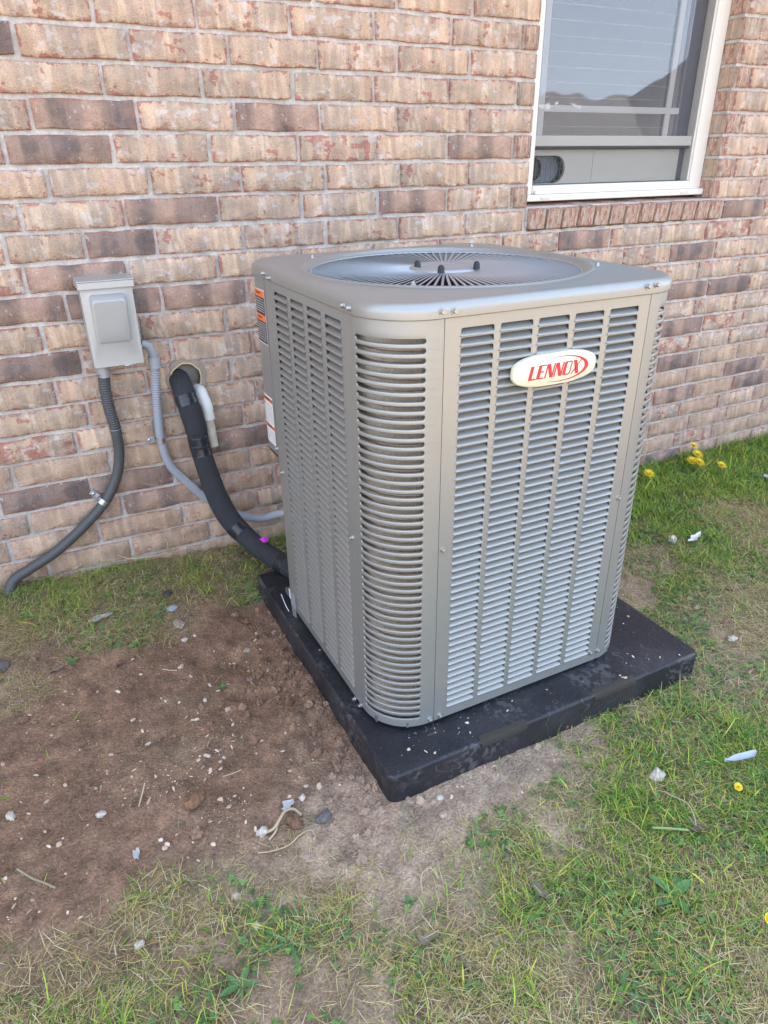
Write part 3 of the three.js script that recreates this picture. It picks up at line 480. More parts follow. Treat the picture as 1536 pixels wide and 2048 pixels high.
/* ------------------------------------------------------------------ the air conditioner */
const AC = { x0: .5147, x1: 1.226, z0: .365, z1: 1.132, y0: .086, y1: .987, top: 1.014, R: .11 };
const paintBump = tex(256, 256, grey((u, v) => tnoise(u, v, 90, 2, 3)), false); paintBump.repeat.set(6, 6);
const paint = new THREE.MeshPhysicalMaterial({ color: rgb(.365, .365, .34), metalness: .54, roughness: .36, bumpMap: paintBump, bumpScale: .00012, side: THREE.DoubleSide });
{
  const ac = thing('air_conditioner', 'large grey metal air conditioner with louvred sides standing on the black pad', 'air conditioner', [.8705, AC.y0, .7485]);
  const off = (g) => g.translate(-.8705, -AC.y0, -.7485);
  const OP = (name, g, m, parent = ac) => part(name, off(Array.isArray(g) ? merge(g) : g), m, parent);
  const ROWS = 50, PITCH = .01712, YT = .9664;
  // a louvred flat panel: local u along the face, v up, n outward
  const holeH = .0122, rc = .0042;
  function panelGeo(u0, u1, cols) {
    const s = new THREE.Shape([[u0, AC.y0], [u1, AC.y0], [u1, AC.y1], [u0, AC.y1]].map(p => new THREE.Vector2(...p)));
    for (const [a, b] of cols) for (let r = 0; r < ROWS; r++) {
      const t = YT - r * PITCH, bt = t - holeH, h = new THREE.Path();
      h.moveTo(a, bt); h.lineTo(b, bt); h.lineTo(b, t - rc); h.quadraticCurveTo(b, t, b - rc, t); h.lineTo(a + rc, t); h.quadraticCurveTo(a, t, a, t - rc); h.closePath(); s.holes.push(h);
    }
    return new THREE.ExtrudeGeometry(s, { depth: .0014, bevelEnabled: false, curveSegments: 3 }).translate(0, 0, -.0014);
  }
  function bladeProfile(w) {                            // one louvre blade, centred, top of its hole at y = 0
    const prof = [[-.0135, -.0006], [-.0105, -.0032], [-.0052, -.0070], [-.0006, -.0102], [.0026, -.0124], [.0034, -.0146], [.0008, -.0157]];
    const rows = prof.map(([n, y]) => [-.5, -.47, 0, .47, .5].map((f, i) => [f * w, y - (i === 0 || i === 4 ? .0006 : 0), n - (i === 0 || i === 4 ? Math.min(.001, Math.max(0, n + .002)) : 0)]));
    return grid(rows.reverse());
  }
  const frame = (kind) => kind === 'front' ? m => m.makeTranslation(0, 0, AC.z1) : kind === 'left' ? m => m.makeRotationY(-Math.PI / 2).setPosition(AC.x0, 0, 0) : m => m.makeRotationY(Math.PI / 2).setPosition(AC.x1, 0, 0);
  const F = frame('front')(new THREE.Matrix4()), Lm = frame('left')(new THREE.Matrix4()), Rm = frame('right')(new THREE.Matrix4());
  const colsF = [[.672, .742], [.7556, .8273], [.8405, .912], [.9257, .9964], [1.0114, 1.0847]];
  const colsL = [[.600, .6853], [.7044, .781], [.8008, .8751], [.8953, .9733]];
  const seamL = 1.0148, seamF = .6377, seamR = 1.1144;
  const front = OP('front_panel', panelGeo(seamF + .0012, seamR - .0012, colsF).applyMatrix4(F), paint);
  const left = OP('side_panel', panelGeo(.536, seamL - .0012, colsL).applyMatrix4(Lm), paint);
  const spare = [], colsR = colsL.map(([a, b]) => [-b, -a]);
  const right = OP('side_panel', panelGeo(-seamL, -.42, colsR).applyMatrix4(Rm), paint);
  const center = V3(.8705, AC.y0, .7485);
  const blF = colsF.map(([a, b]) => bladeProfile(b - a + .002)), blL = colsL.map(([a, b]) => bladeProfile(b - a + .002));
  colsF.forEach(([a, b], c) => { for (let r = 0; r < ROWS; r++) { const m = part('louver', blF[c], paint, front); m.position.set((a + b) / 2, YT - r * PITCH, AC.z1).sub(center); } });
  colsL.forEach(([a, b], c) => { for (let r = 0; r < ROWS; r++) { if (c === 3) { const m = part('louver', blL[c], paint, left); m.rotation.y = -Math.PI / 2; m.position.set(AC.x0, YT - r * PITCH, (a + b) / 2).sub(center); } else spare.push(blL[c].clone().translate((a + b) / 2, YT - r * PITCH, 0).applyMatrix4(Lm)); } });
  colsR.forEach(([a, b]) => { for (let r = 0; r < ROWS; r++) spare.push(blL[0].clone().translate((a + b) / 2, YT - r * PITCH, 0).applyMatrix4(Rm)); });
  OP('louver_rows', spare, paint).userData.kind = 'stuff';
  // curved corner panels with round-ended slots; path(u) -> [x, z, nx, nz]
  function cornerPanel(path, U, ua, ub) {
    const hs = .0046, us = [0, ua * .5, ua - .0005]; for (let i = 0; i <= 5; i++) us.push(ua + hs * (1 - Math.cos(i / 5 * Math.PI / 2))); const n = 26; for (let i = 1; i < n; i++) us.push(lerp(ua + hs, ub - hs, i / n)); for (let i = 5; i >= 0; i--) us.push(ub - hs * (1 - Math.cos(i / 5 * Math.PI / 2))); us.push(ub + .0005, (ub + U) / 2, U);
    const hh = u => u <= ua || u >= ub ? 0 : u < ua + hs ? hs * Math.sqrt(Math.max(0, 1 - ((ua + hs - u) / hs) ** 2)) : u > ub - hs ? hs * Math.sqrt(Math.max(0, 1 - ((u - ub + hs) / hs) ** 2)) : hs;
    const pt = (u, y, o) => { const [x, z, nx, nz] = path(u); return [x + nx * o, y, z + nz * o]; };
    const gs = [], S0 = YT - .006 - .009, np = 50;
    for (let k = 0; k <= np; k++) {                      // the bar above slot k (k = 0 top band, k = np bottom band)
      const slotB = k < np ? S0 - k * PITCH : null, slotA = k > 0 ? S0 - (k - 1) * PITCH : null;
      const yb = u => slotB === null ? AC.y0 : slotB + hh(u), yt = u => slotA === null ? AC.y1 : slotA - hh(u);
      const rows = [];
      const inS = u => u > ua && u < ub;
      if (slotB !== null) rows.push(us.map(u => pt(u, yb(u) + .0003, inS(u) ? -.0016 : 0)));
      const seg = slotA === null || slotB === null ? 3 : 3; for (let i = 0; i <= seg; i++) rows.push(us.map(u => { const a = slotB === null ? yb(u) : yb(u), b = yt(u) - (slotA !== null && inS(u) ? .0012 : 0); return pt(u, lerp(a, b, i / seg), 0); }));
      if (slotA !== null) { rows.push(us.map(u => pt(u, yt(u) - (inS(u) ? .0003 : 0), inS(u) ? -.0009 : 0))); rows.push(us.map(u => pt(u, yt(u), inS(u) ? -.0034 : 0))); }
      gs.push(grid(rows));
    }
    return merge(gs);
  }
  const R = AC.R;
  const arcPath = (f0, cx, cz, a0, tx0, tz0) => u => {   // flat f0, then a quarter arc about (cx, cz) from angle a0, then flat on
    const A = R * Math.PI / 2, dir = a => [Math.cos(a), Math.sin(a)];
    let a = u < f0 ? a0 : u < f0 + A ? a0 - (u - f0) / R : a0 - Math.PI / 2; const [nx, nz] = dir(a), t = [Math.sin(a), -Math.cos(a)], s = u < f0 ? u - f0 : u > f0 + A ? u - f0 - A : 0;
    return [cx + nx * R + t[0] * s, cz + nz * R + t[1] * s, nx, nz];
  };
  const fl = AC.z1 - R - seamL, ff = seamF - AC.x0 - R, fr = AC.x1 - R - seamR, A = R * Math.PI / 2;
  OP('corner_panel', cornerPanel(arcPath(fl, AC.x0 + R, AC.z1 - R, Math.PI, 0, 0), fl + A + ff, .0175, fl + A + ff - .034), paint);
  OP('corner_panel', cornerPanel(arcPath(Math.max(0, fr), AC.x1 - R, AC.z1 - R, Math.PI / 2, 0, 0), fr + A + .006, .030, fr + A + .006 - .018), paint);
  // control box cover round the back left corner, labels on it
  const cover_ = arcPath(.0, AC.x0 + R, AC.z0 + R, -Math.PI / 2, 0, 0);   // from the back towards the left face
  const CU = A + (.5345 - AC.z0 - R), strip = (u0, u1, y0, y1, o, n = 16) => grid([y0, y1].map(y => Array.from({ length: n + 1 }, (_, i) => { const [x, z, nx, nz] = cover_(lerp(u0, u1, i / n)); return [x + nx * o, y, z + nz * o]; })));
  const zc = CU - .0;
  OP('control_cover', [strip(-.25, zc, .545, AC.y1, .0, 60), (() => { const q = []; for (let i = 0; i <= 16; i++) { const [x, z] = cover_(lerp(0, zc, i / 16)); q.push([x, z]); } return grid([q.map(([x, z]) => [x, .545, z]), q.map(([x, z]) => [lerp(x, .66, .9), .545, lerp(z, .52, .9)])]); })()], paint);
  OP('cover_lip', strip(.02, zc - .001, .540, .546, .0012), std({ color: rgb(.03, .03, .03), roughness: .6 }));
  OP('service_panel', [span(.60, .604, AC.y0, .545, AC.z0 + .02, .535), span(.5165, .604, AC.y0, .545, .5345, .5357), span(.60, 1.226, AC.y0, AC.y1, AC.z0 - .002, AC.z0 - .0005), span(1.2240, 1.2255, AC.y0, AC.y1, AC.z0, .42)], paint);
  function labelTex(kind) {
    const c = document.createElement('canvas'); c.width = 256; c.height = 384; const x = c.getContext('2d');
    const dark = kind === 0; x.fillStyle = '#e8e6e2'; x.fillRect(0, 0, 256, 384); if (dark) { x.fillStyle = '#2b2c31'; x.fillRect(6, 6, 244, 372); }
    x.fillStyle = dark ? '#e8743a' : '#c4602f'; for (const [y, h] of dark ? [[6, 48], [176, 46]] : [[14, 32], [232, 30]]) x.fillRect(dark ? 6 : 40, y, dark ? 244 : 212, h);
    x.fillStyle = '#5a2a18'; for (const y of dark ? [22, 192] : [24, 241]) x.fillRect(80, y, 100, 12);
    let s = 9; const q = () => (s = (s * 16807) % 2147483647) / 2147483647;
    x.fillStyle = dark ? '#b9b6b4' : '#77777a';
    for (const [a, b] of dark ? [[66, 166], [234, 362]] : [[60, 222], [276, 368]]) for (let y = a; y < b; y += dark ? 17 : 11) for (let k = dark ? 24 : 46; k < 236;) { const w = 6 + q() * 26; x.fillRect(k, y, Math.min(w, 240 - k), dark ? 7 : 4); k += w + 5; }
    if (!dark) { x.fillStyle = '#22242a'; x.fillRect(10, 70, 18, 30); x.fillRect(12, 120, 16, 24); }
    const t = new THREE.CanvasTexture(c); t.colorSpace = THREE.SRGBColorSpace; return t;
  }
  const lu = z => A + (z - AC.z0 - R);
  const l1 = OP('warning_label', strip(lu(.529) - .098, lu(.529), .828, .957, .0008, 12), std({ map: labelTex(0), roughness: .5, side: THREE.DoubleSide })); l1.userData.label = 'dark warning label with two orange bands';
  const l2 = OP('warning_label', strip(lu(.523) - .092, lu(.523), .566, .694, .0008, 12), std({ map: labelTex(1), roughness: .5, side: THREE.DoubleSide })); l2.userData.label = 'white information label with two orange bands';
  // coil behind the grilles
  {
    const pts = [], q = .019, r2 = R - q, N = 12; for (const [cx, cz, a0] of [[AC.x1 - R, AC.z0 + R, -90], [AC.x1 - R, AC.z1 - R, 0], [AC.x0 + R, AC.z1 - R, 90]]) for (let i = 0; i <= N; i++) { const a = rad(a0 + 90 * i / N); pts.push([cx + r2 * Math.cos(a), cz + r2 * Math.sin(a)]); }
    pts.push([AC.x0 + q, .56]);
    const sh = grid([AC.y0 + .01, AC.y1 - .01].map(y => pts.map(([x, z]) => [x, y, z])));
    OP('coil_backing', sh, std({ color: rgb(.42, .37, .30), roughness: .9, side: THREE.DoubleSide }));
    const fins = [], tubes = []; let acc = 0;
    for (let i = 0; i + 1 < pts.length; i++) { const [ax, az] = pts[i], [bx, bz] = pts[i + 1], l = Math.hypot(bx - ax, bz - az), an = Math.atan2(bx - ax, bz - az); for (; acc < l; acc += .0032) { const t = acc / l; fins.push(new THREE.PlaneGeometry(.006, AC.y1 - AC.y0 - .02).rotateY(an).translate(lerp(ax, bx, t) + 0.0028 * -(az - bz) / l * -1, (AC.y0 + AC.y1) / 2, lerp(az, bz, t) - .0028 * (bx - ax) / l)); } acc -= l; }
    OP('coil_fins', fins, std({ color: rgb(.70, .62, .51), roughness: .5, metalness: .2, side: THREE.DoubleSide }));
    const curve = new THREE.CatmullRomCurve3(pts.map(([x, z]) => V3(x, 0, z)), false, 'catmullrom', .1);
    for (let y = .12; y < .96; y += .0254) tubes.push(new THREE.TubeGeometry(curve, 60, .0042, 6).translate(0, y, 0));
    OP('coil_tubes', tubes, std({ color: rgb(.33, .25, .19), roughness: .4, metalness: .7 }));
    OP('base_pan', [span(AC.x0 + .008, AC.x1 - .008, AC.y0 - .003, AC.y0 + .012, AC.z0 + .1, AC.z1 - .06), span(AC.x0 + .06, AC.x1 - .06, AC.y0 - .002, AC.y0 + .011, AC.z0 + .01, AC.z1 - .01)], std({ color: rgb(.12, .115, .105), roughness: .6 }));
    const feet = []; for (const x of [.62, 1.12]) for (const z of [.5, 1.0]) feet.push(cyl(.03, .03, .0125, 16).translate(x, AC.y0 - .0062, z)); OP('foot', feet, std({ color: rgb(.05, .05, .05), roughness: .8 }));
  }
  // cap: skirt, rounded shoulder, flat top, raised ring and the fan opening
  const CX = .8705, CZ = .7485, hx = (AC.x1 - AC.x0) / 2, hz = (AC.z1 - AC.z0) / 2, TOP = AC.top;
  function rim(th, o) {                                  // where a ray from the centre leaves the rounded rectangle grown by o
    const dx = Math.cos(th), dz = Math.sin(th), bx = hx + o, bz = hz + o, r = R + o, ix = bx - r, iz = bz - r;
    let t = Math.min(bx / Math.max(1e-9, Math.abs(dx)), bz / Math.max(1e-9, Math.abs(dz))); const ax = Math.abs(dx), az = Math.abs(dz);
    if (ax * t > ix && az * t > iz) { const b = ax * ix + az * iz, c = ix * ix + iz * iz - r * r; t = b + Math.sqrt(Math.max(0, b * b - c)); }
    return [CX + dx * t, CZ + dz * t];
  }
  const ths = []; for (let i = 0; i <= 288; i++) ths.push(-i / 288 * Math.PI * 2);
  const ringRow = (f, y) => ths.map(th => { const [x, z] = f(th); return [x, typeof y === 'function' ? y(th) : y, z]; });
  const circ = r => th => [CX + Math.cos(th) * r, CZ + Math.sin(th) * r];
  const rows = [[-.002, .9855], [.0035, .9862], [.0042, .988], [.0042, .9985]].map(([o, y]) => ringRow(th => rim(th, o), y));
  for (let i = 1; i <= 6; i++) { const a = i / 6 * Math.PI / 2; rows.push(ringRow(th => rim(th, .0042 - .0165 * (1 - Math.cos(a))), .9985 + .0155 * Math.sin(a))); }
  rows.push(ringRow(th => { const a = rim(th, -.016), b = circ(.33)(th); return [lerp(a[0], b[0], .5), lerp(a[1], b[1], .5)]; }, TOP + .0003));
  for (const [r, y] of [[.3275, TOP + .0003], [.3245, TOP + .0035], [.320, TOP + .0055], [.3155, TOP + .0042], [.312, TOP - .001], [.308, TOP - .005], [.3045, TOP - .006], [.303, TOP - .012], [.3028, TOP - .05]]) rows.push(ringRow(circ(r), y));
  OP('top_cover', grid(rows), paint);
  OP('top_seam', grid([ringRow(th => rim(th, -.004), .975), ringRow(th => rim(th, -.004), .995)]), std({ color: rgb(.03, .03, .03), roughness: .8, side: THREE.DoubleSide }));
  // fan guard
  const guardM = new THREE.MeshPhysicalMaterial({ color: rgb(.40, .41, .42), roughness: .38, metalness: .5, side: THREE.DoubleSide });
  const wires = []; const HY = TOP - .004;
  const wb = box(.228, .0009, .0052, .078 + .113, 0, 0).rotateX(rad(11));
  for (let i = 0; i < 100; i++) wires.push(wb.clone().rotateZ(-.004).rotateY(i / 100 * Math.PI * 2).translate(CX, HY - .002, CZ));
  wires.push(new THREE.TorusGeometry(.3015, .0026, 8, 96).rotateX(Math.PI / 2).translate(CX, HY - .003, CZ));
  const guard = OP('fan_guard', wires, guardM);
  const hub = []; for (const [r, y] of [[.0, HY + .0015], [.060, HY + .0015], [.064, HY + .0018], [.068, HY + .0042], [.0735, HY + .0036], [.079, HY - .001], [.080, HY - .007], [.0, HY - .007]]) hub.push(ths.map(th => [CX + Math.cos(th) * (r + 1e-5), y, CZ + Math.sin(th) * (r + 1e-5)]));
  OP('guard_hub', grid(hub), guardM);
  for (const [px, py] of [[835, 535], [882, 545], [953, 537]]) {
    const p = P(px, py, 1, HY + .002); OP('cap_nut', [cyl(.0068, .0078, .010, 14).translate(p.x, HY + .006, p.z), new THREE.SphereGeometry(.0068, 14, 8, 0, 6.29, 0, Math.PI / 2).translate(p.x, HY + .011, p.z)], std({ color: rgb(.02, .02, .022), roughness: .45 }));
  }
  { // fan below
    const fm = std({ color: rgb(.09, .09, .095), roughness: .5, metalness: .3, side: THREE.DoubleSide });
    for (let k = 0; k < 3; k++) { const rows2 = []; for (let i = 0; i <= 8; i++) { const r = .07 + .215 * i / 8; rows2.push(Array.from({ length: 9 }, (_, j) => { const a = rad(-14 + k * 120 + j * 9.5 + i * 1); return [CX + Math.cos(a) * r, .985 - j * .006 - .004, CZ + Math.sin(a) * r]; })); } OP('fan_blade', grid(rows2), fm); }
    OP('motor', cyl(.07, .07, .16, 24).translate(CX, .90, CZ), std({ color: rgb(.05, .05, .05), roughness: .5 }));
  }
  // screws
  const screwM = std({ color: rgb(.46, .45, .43), roughness: .38, metalness: .9 });
  const screwG = merge([cyl(.0062, .0066, .0012, 16).translate(0, .0006, 0), cyl(.0042, .0045, .0052, 6).translate(0, .0036, 0), cyl(.0034, .0042, .0008, 6).translate(0, .0066, 0)]);
  const scr = (px, py, axis, val, nrm) => { const m = part('screw', screwG, screwM, ac); m.position.copy(P(px, py, axis, val)).sub(center); m.quaternion.setFromUnitVectors(V3(0, 1, 0), V3(...nrm).normalize()); };
  const cl = AC.x0 - .0042, cf = AC.z1 + .0042;
  for (const q of [[527, 547], [538.4, 556], [687, 611], [699, 616]]) scr(...q, 0, cl, [-1, 0, 0]);
  for (const q of [[884.2, 624], [909, 622.6], [1295.5, 572.5]]) scr(...q, 2, cf, [0, 0, 1]); scr(1313, 569.5, 2, cf - .0005, [.12, 0, 1]);
  for (const q of [[704, 1075], [710.2, 1397.3], [591, 1235.5], [565, 945]]) scr(...q, 0, AC.x0, [-1, 0, 0]); scr(721.7, 1410.3, 0, AC.x0 + .0004, [-1, 0, .1]);
  for (const q of [[885.8, 1100], [860, 1438.5], [879.8, 1430.6], [1236.9, 995.8], [1180.3, 1305.4], [1195, 1300.5]]) scr(...q, 2, AC.z1, [0, 0, 1]);
  for (const q of [[625, 515], [943, 493], [1195, 531], [826, 570]]) scr(...q, 1, TOP, [0, 1, 0]);
  scr(554, 897, 0, AC.x0, [-1, 0, 0]);
  // name badge
  {
    const bx = .8805, by = .8705, W2 = .0955, H2 = .0285, badge = new THREE.Shape(), e = [];
    for (let i = 0; i < 80; i++) { const a = i / 80 * Math.PI * 2, c = Math.cos(a), s = Math.sin(a); const x = Math.sign(c) * Math.pow(Math.abs(c), .42) * W2, y = Math.sign(s) * Math.pow(Math.abs(s), .62) * H2 * (1 - .24 * (x / W2) ** 2); e.push([x, y]); }
    e.forEach(([x, y], i) => i ? badge.lineTo(x, y) : badge.moveTo(x, y));
    const bg = new THREE.ExtrudeGeometry(badge, { depth: .003, bevelEnabled: true, bevelSize: .0035, bevelThickness: .005, bevelSegments: 5 });
    const bm = OP('badge', toCreasedNormals(bg, 1.0).translate(bx, by, AC.z1 + .0012 + .004), new THREE.MeshPhysicalMaterial({ color: rgb(.84, .775, .56), roughness: .35, clearcoat: .5, clearcoatRoughness: .2 }));
    // lettering: slanted stems, thick left and thin right strokes
    const LET = { L: [[[0, 0], [.34, 0], [.34, 1], [0, 1]], [[.34, 0], [.8, 0], [.8, .09], [.34, .09]]], E: [[[0, 0], [.34, 0], [.34, 1], [0, 1]], [[.34, 0], [.8, 0], [.8, .09], [.34, .09]], [[.34, .46], [.70, .46], [.70, .55], [.34, .55]], [[.34, .91], [.82, .91], [.82, 1], [.34, 1]]],
      N: [[[0, 0], [.13, 0], [.13, 1], [0, 1]], [[.13, 1], [.36, 1], [.90, 0], [.56, 0], [.13, .78]], [[.77, .24], [.90, 0], [.90, 1], [.77, 1]]], X: [[[.0, 1], [.36, 1], [.90, 0], [.54, 0]], [[.0, 0], [.12, 0], [.47, .38], [.40, .48]], [[.50, .58], [.55, .50], [.92, 1], [.80, 1]]] };
    const letters = [], red = std({ color: rgb(.56, .025, .04), roughness: .4 }), LH = .0265, LW = .0215, sk = .22;
    const put = (sh) => new THREE.ExtrudeGeometry(sh, { depth: .0007, bevelEnabled: false, curveSegments: 20 });
    let x = -.0655; const widths = { L: .80, E: .84, N: .92, O: .90, X: .92 };
    for (const ch of 'LENNOX') {
      const T = ([a, b]) => new THREE.Vector2(x + a * LW + b * LH * sk, -.0150 + b * LH);
      if (ch === 'O') { const o = new THREE.Shape(), h = new THREE.Path(); const rr_ = (path, x0, x1, y0, y1, r) => { const q = []; for (const [cx, cy, a0] of [[x1 - r, y0 + r * .5, -90], [x1 - r, y1 - r * .5, 0], [x0 + r, y1 - r * .5, 90], [x0 + r, y0 + r * .5, 180]]) for (let i = 0; i <= 6; i++) { const a = rad(a0 + i * 15); q.push(T([cx + Math.cos(a) * r, cy + Math.sin(a) * r * .5])); } path.setFromPoints([...q, q[0]]); }; rr_(o, 0, .86, 0, 1, .22); rr_(h, .30, .75, .09, .91, .12); o.holes.push(h); letters.push(put(o)); }
      else for (const poly of LET[ch]) letters.push(put(new THREE.Shape(poly.map(T))));
      x += widths[ch] * LW + .0014;
    }
    const sw = new THREE.Shape(), N = 40, oa = [], ia = []; for (let i = 0; i <= N; i++) { const t = i / N, a = rad(118 - t * 236), k = Math.pow(Math.sin(Math.PI * t), 1.3); oa.push(new THREE.Vector2(.012 + .066 * Math.cos(a), -.001 + .0245 * Math.sin(a))); ia.push(new THREE.Vector2(.012 + (.066 - .0085 * k) * Math.cos(a), -.001 + (.0245 - .0006 - .0025 * k) * Math.sin(a))); }
    sw.setFromPoints([...oa, ...ia.reverse()]); letters.push(put(sw));
    const lt = part('lettering', merge(letters).translate(bx - .8705, by - AC.y0, AC.z1 - .7485 + .0012 + .004 + .0081), red, bm); lt.userData.label = 'red slanted lettering LENNOX inside a red swoosh';
    OP('badge_stud', span(bx - .05, bx + .05, by - .008, by + .008, AC.z1 - .002, AC.z1 + .006), paint);
  }
}

/* ------------------------------------------------------------------ disconnect box and conduits on the wall */
{
  const bm = new THREE.MeshPhysicalMaterial({ color: rgb(.46, .455, .43), roughness: .42, metalness: .25 }), zinc = std({ color: rgb(.55, .56, .57), roughness: .35, metalness: .85 });
  const t = thing('disconnect_box', 'grey metal electrical disconnect box with a raised cover on the brick wall', 'electrical box', [.2155, .716, 0]);
  part('box_body', rbox(.131, .222, .078, .003, 0, .112, .043), bm, t);
  const rows = []; // cover with a pressed-out panel
  const ring = (x0, x1, y0, y1, z, r) => { const q = []; for (const [cx, cy, a0] of [[x1 - r, y0 + r, -90], [x1 - r, y1 - r, 0], [x0 + r, y1 - r, 90], [x0 + r, y0 + r, 180]]) for (let i = 0; i <= 5; i++) { const a = rad(a0 + i * 18); q.push([cx + Math.cos(a) * r, cy + Math.sin(a) * r, z]); } q.push(q[0]); return q; };
  rows.push(ring(-.067, .067, 0, .214, .066, .002), ring(-.067, .067, 0, .214, .0885, .002), ring(-.0655, .0655, .0015, .2125, .090, .002), ring(-.049, .047, .0655, .198, .090, .008), ring(-.0475, .0455, .067, .1965, .0908, .008), ...[[.044, .0685, .183, .0925, .1115], [.042, .071, .180, .094, .1135], [.02, .1, .15, .0985, .1085], [.001, .1245, .1255, .1035, .1036]].map(([w, y0, y1, za, zb]) => ring(-w, w - .002 * (w > .01), y0, y1, 0, Math.min(.008, w * .4)).map(([x, y]) => [x, y, lerp(za, zb, (y - y0) / (y1 - y0))])));
  part('cover', toCreasedNormals(grid(rows), .45), bm, t);
  part('hood', [rbox(.145, .020, .106, .003, 0, .221, .051), rbox(.145, .003, .108, .001, 0, .2325, .052)], bm, t);
  part('hasp', [new THREE.TorusGeometry(.009, .0022, 8, 18).rotateX(rad(70)).translate(.022, -.003, .085), box(.02, .002, .018, .022, .001, .083)], zinc, t);
}
function ribbed(pts, r, amp, pitch, u0, u1) {            // a tube whose wall is ribbed between u0 and u1
  const c = new THREE.CatmullRomCurve3(pts, false, 'centripetal'), L = c.getLength(), n = Math.ceil((u1 - u0) * L / pitch * 6), rows = [], fr = c.computeFrenetFrames(400);
  for (let i = 0; i <= n; i++) { const u = lerp(u0, u1, i / n), p = c.getPointAt(u), k = Math.round(u * 400), q = r + amp * (.5 + .5 * Math.sin(i / 6 * Math.PI * 2)); rows.push(Array.from({ length: 19 }, (_, j) => { const a = -j / 18 * Math.PI * 2, v = p.clone().addScaledVector(fr.normals[k], Math.cos(a) * q).addScaledVector(fr.binormals[k], Math.sin(a) * q); return [v.x, v.y, v.z]; })); }
  return grid(rows);
}
function strap(p, dir, r, name, t, m, screwSide) {       // a one-hole strap over a conduit on the wall
  const q = new THREE.Quaternion().setFromUnitVectors(V3(0, 1, 0), dir.clone().normalize());
  const g = new THREE.CylinderGeometry(r + .0016, r + .0016, .016, 20, 1, true).applyQuaternion(q).translate(p.x, p.y, p.z);
  const side = V3(0, 0, 1).cross(dir).normalize().multiplyScalar(screwSide);
  const tab = rbox(.03, .016, .003, .001).applyQuaternion(new THREE.Quaternion().setFromAxisAngle(V3(0, 0, 1), Math.atan2(side.y, side.x))).translate(p.x + side.x * (r + .012), p.y + side.y * (r + .012), .008);
  const sc = new THREE.SphereGeometry(.006, 10, 6).scale(1, 1, .5).translate(p.x + side.x * (r + .017), p.y + side.y * (r + .017), .0105);
  part(name, [g, tab, sc], m, t);
}
{
  const dk = std({ color: rgb(.075, .074, .074), roughness: .5 }), lt = std({ color: rgb(.33, .345, .375), roughness: .42 }), fit = std({ color: rgb(.36, .365, .375), roughness: .4, metalness: .2 }), zinc = std({ color: rgb(.55, .56, .57), roughness: .35, metalness: .85, side: THREE.DoubleSide });
  const t = thing('conduit', 'dark grey flexible conduit curving down the wall from the box into the ground', 'conduit');
  const q = (a, z) => a.map(([x, y, zz]) => P(x, y, 2, zz ?? z));
  const a = q([[207, 742, .055], [210, 775, .05], [218, 815, .042], [230, 855, .036], [238, 900, .032], [234, 950, .03], [212, 1000, .03], [170, 1050, .03], [110, 1105, .03], [60, 1138, .03], [26, 1163, .032]], .03); a.push(a[a.length - 1].clone().add(V3(-.035, -.075, .02)));
  part('hose', [ribbed(a, .0148, .0022, .0075, 0, .23), tube(a.slice(3), .0156, 90, 16)], dk, t);
  part('fitting', [cyl(.019, .019, .02, 8).translate(a[0].x, .703, a[0].z), cyl(.0165, .0165, .016, 16).translate(a[0].x, .690, a[0].z)], fit, t);
  part('coupling_ring', new THREE.TorusGeometry(.0158, .0012, 6, 20).rotateX(Math.PI / 2).translate(a[3].x, a[3].y - .005, a[3].z), fit, t);
  strap(P(207, 1003, 2, .03), V3(.075, .074, 0), .0156, 'strap', t, zinc, 1);

  const t2 = thing('conduit', 'light grey flexible conduit looping along the wall behind the black hose', 'conduit');
  const b = q([[282, 688, .05], [294, 691, .05], [304, 703, .048], [309, 722, .045], [311, 762, .038], [315, 820, .03], [322, 880, .027], [340, 930, .027], [375, 965, .027], [410, 995, .03], [440, 1012, .04], [480, 1030, .07], [520, 1037, .12], [566, 1026, .18]], .03); b.push(b[b.length - 1].clone().add(V3(.08, .03, .10)));
  part('elbow', [tube(b.slice(0, 4), .0125, 24, 14), cyl(.0175, .0175, .02, 16).translate(b[3].x, b[3].y + .002, b[3].z), cyl(.0155, .0165, .012, 16).translate(b[3].x, b[3].y - .013, b[3].z)], lt, t2);
  part('hose', [ribbed(b.slice(3), .0122, .0022, .0075, 0, .25), tube(b.slice(5), .0136, 100, 14)], lt, t2);
  strap(P(321, 880, 2, .027), V3(.0, 1, 0), .0136, 'strap', t2, zinc, 1);
}
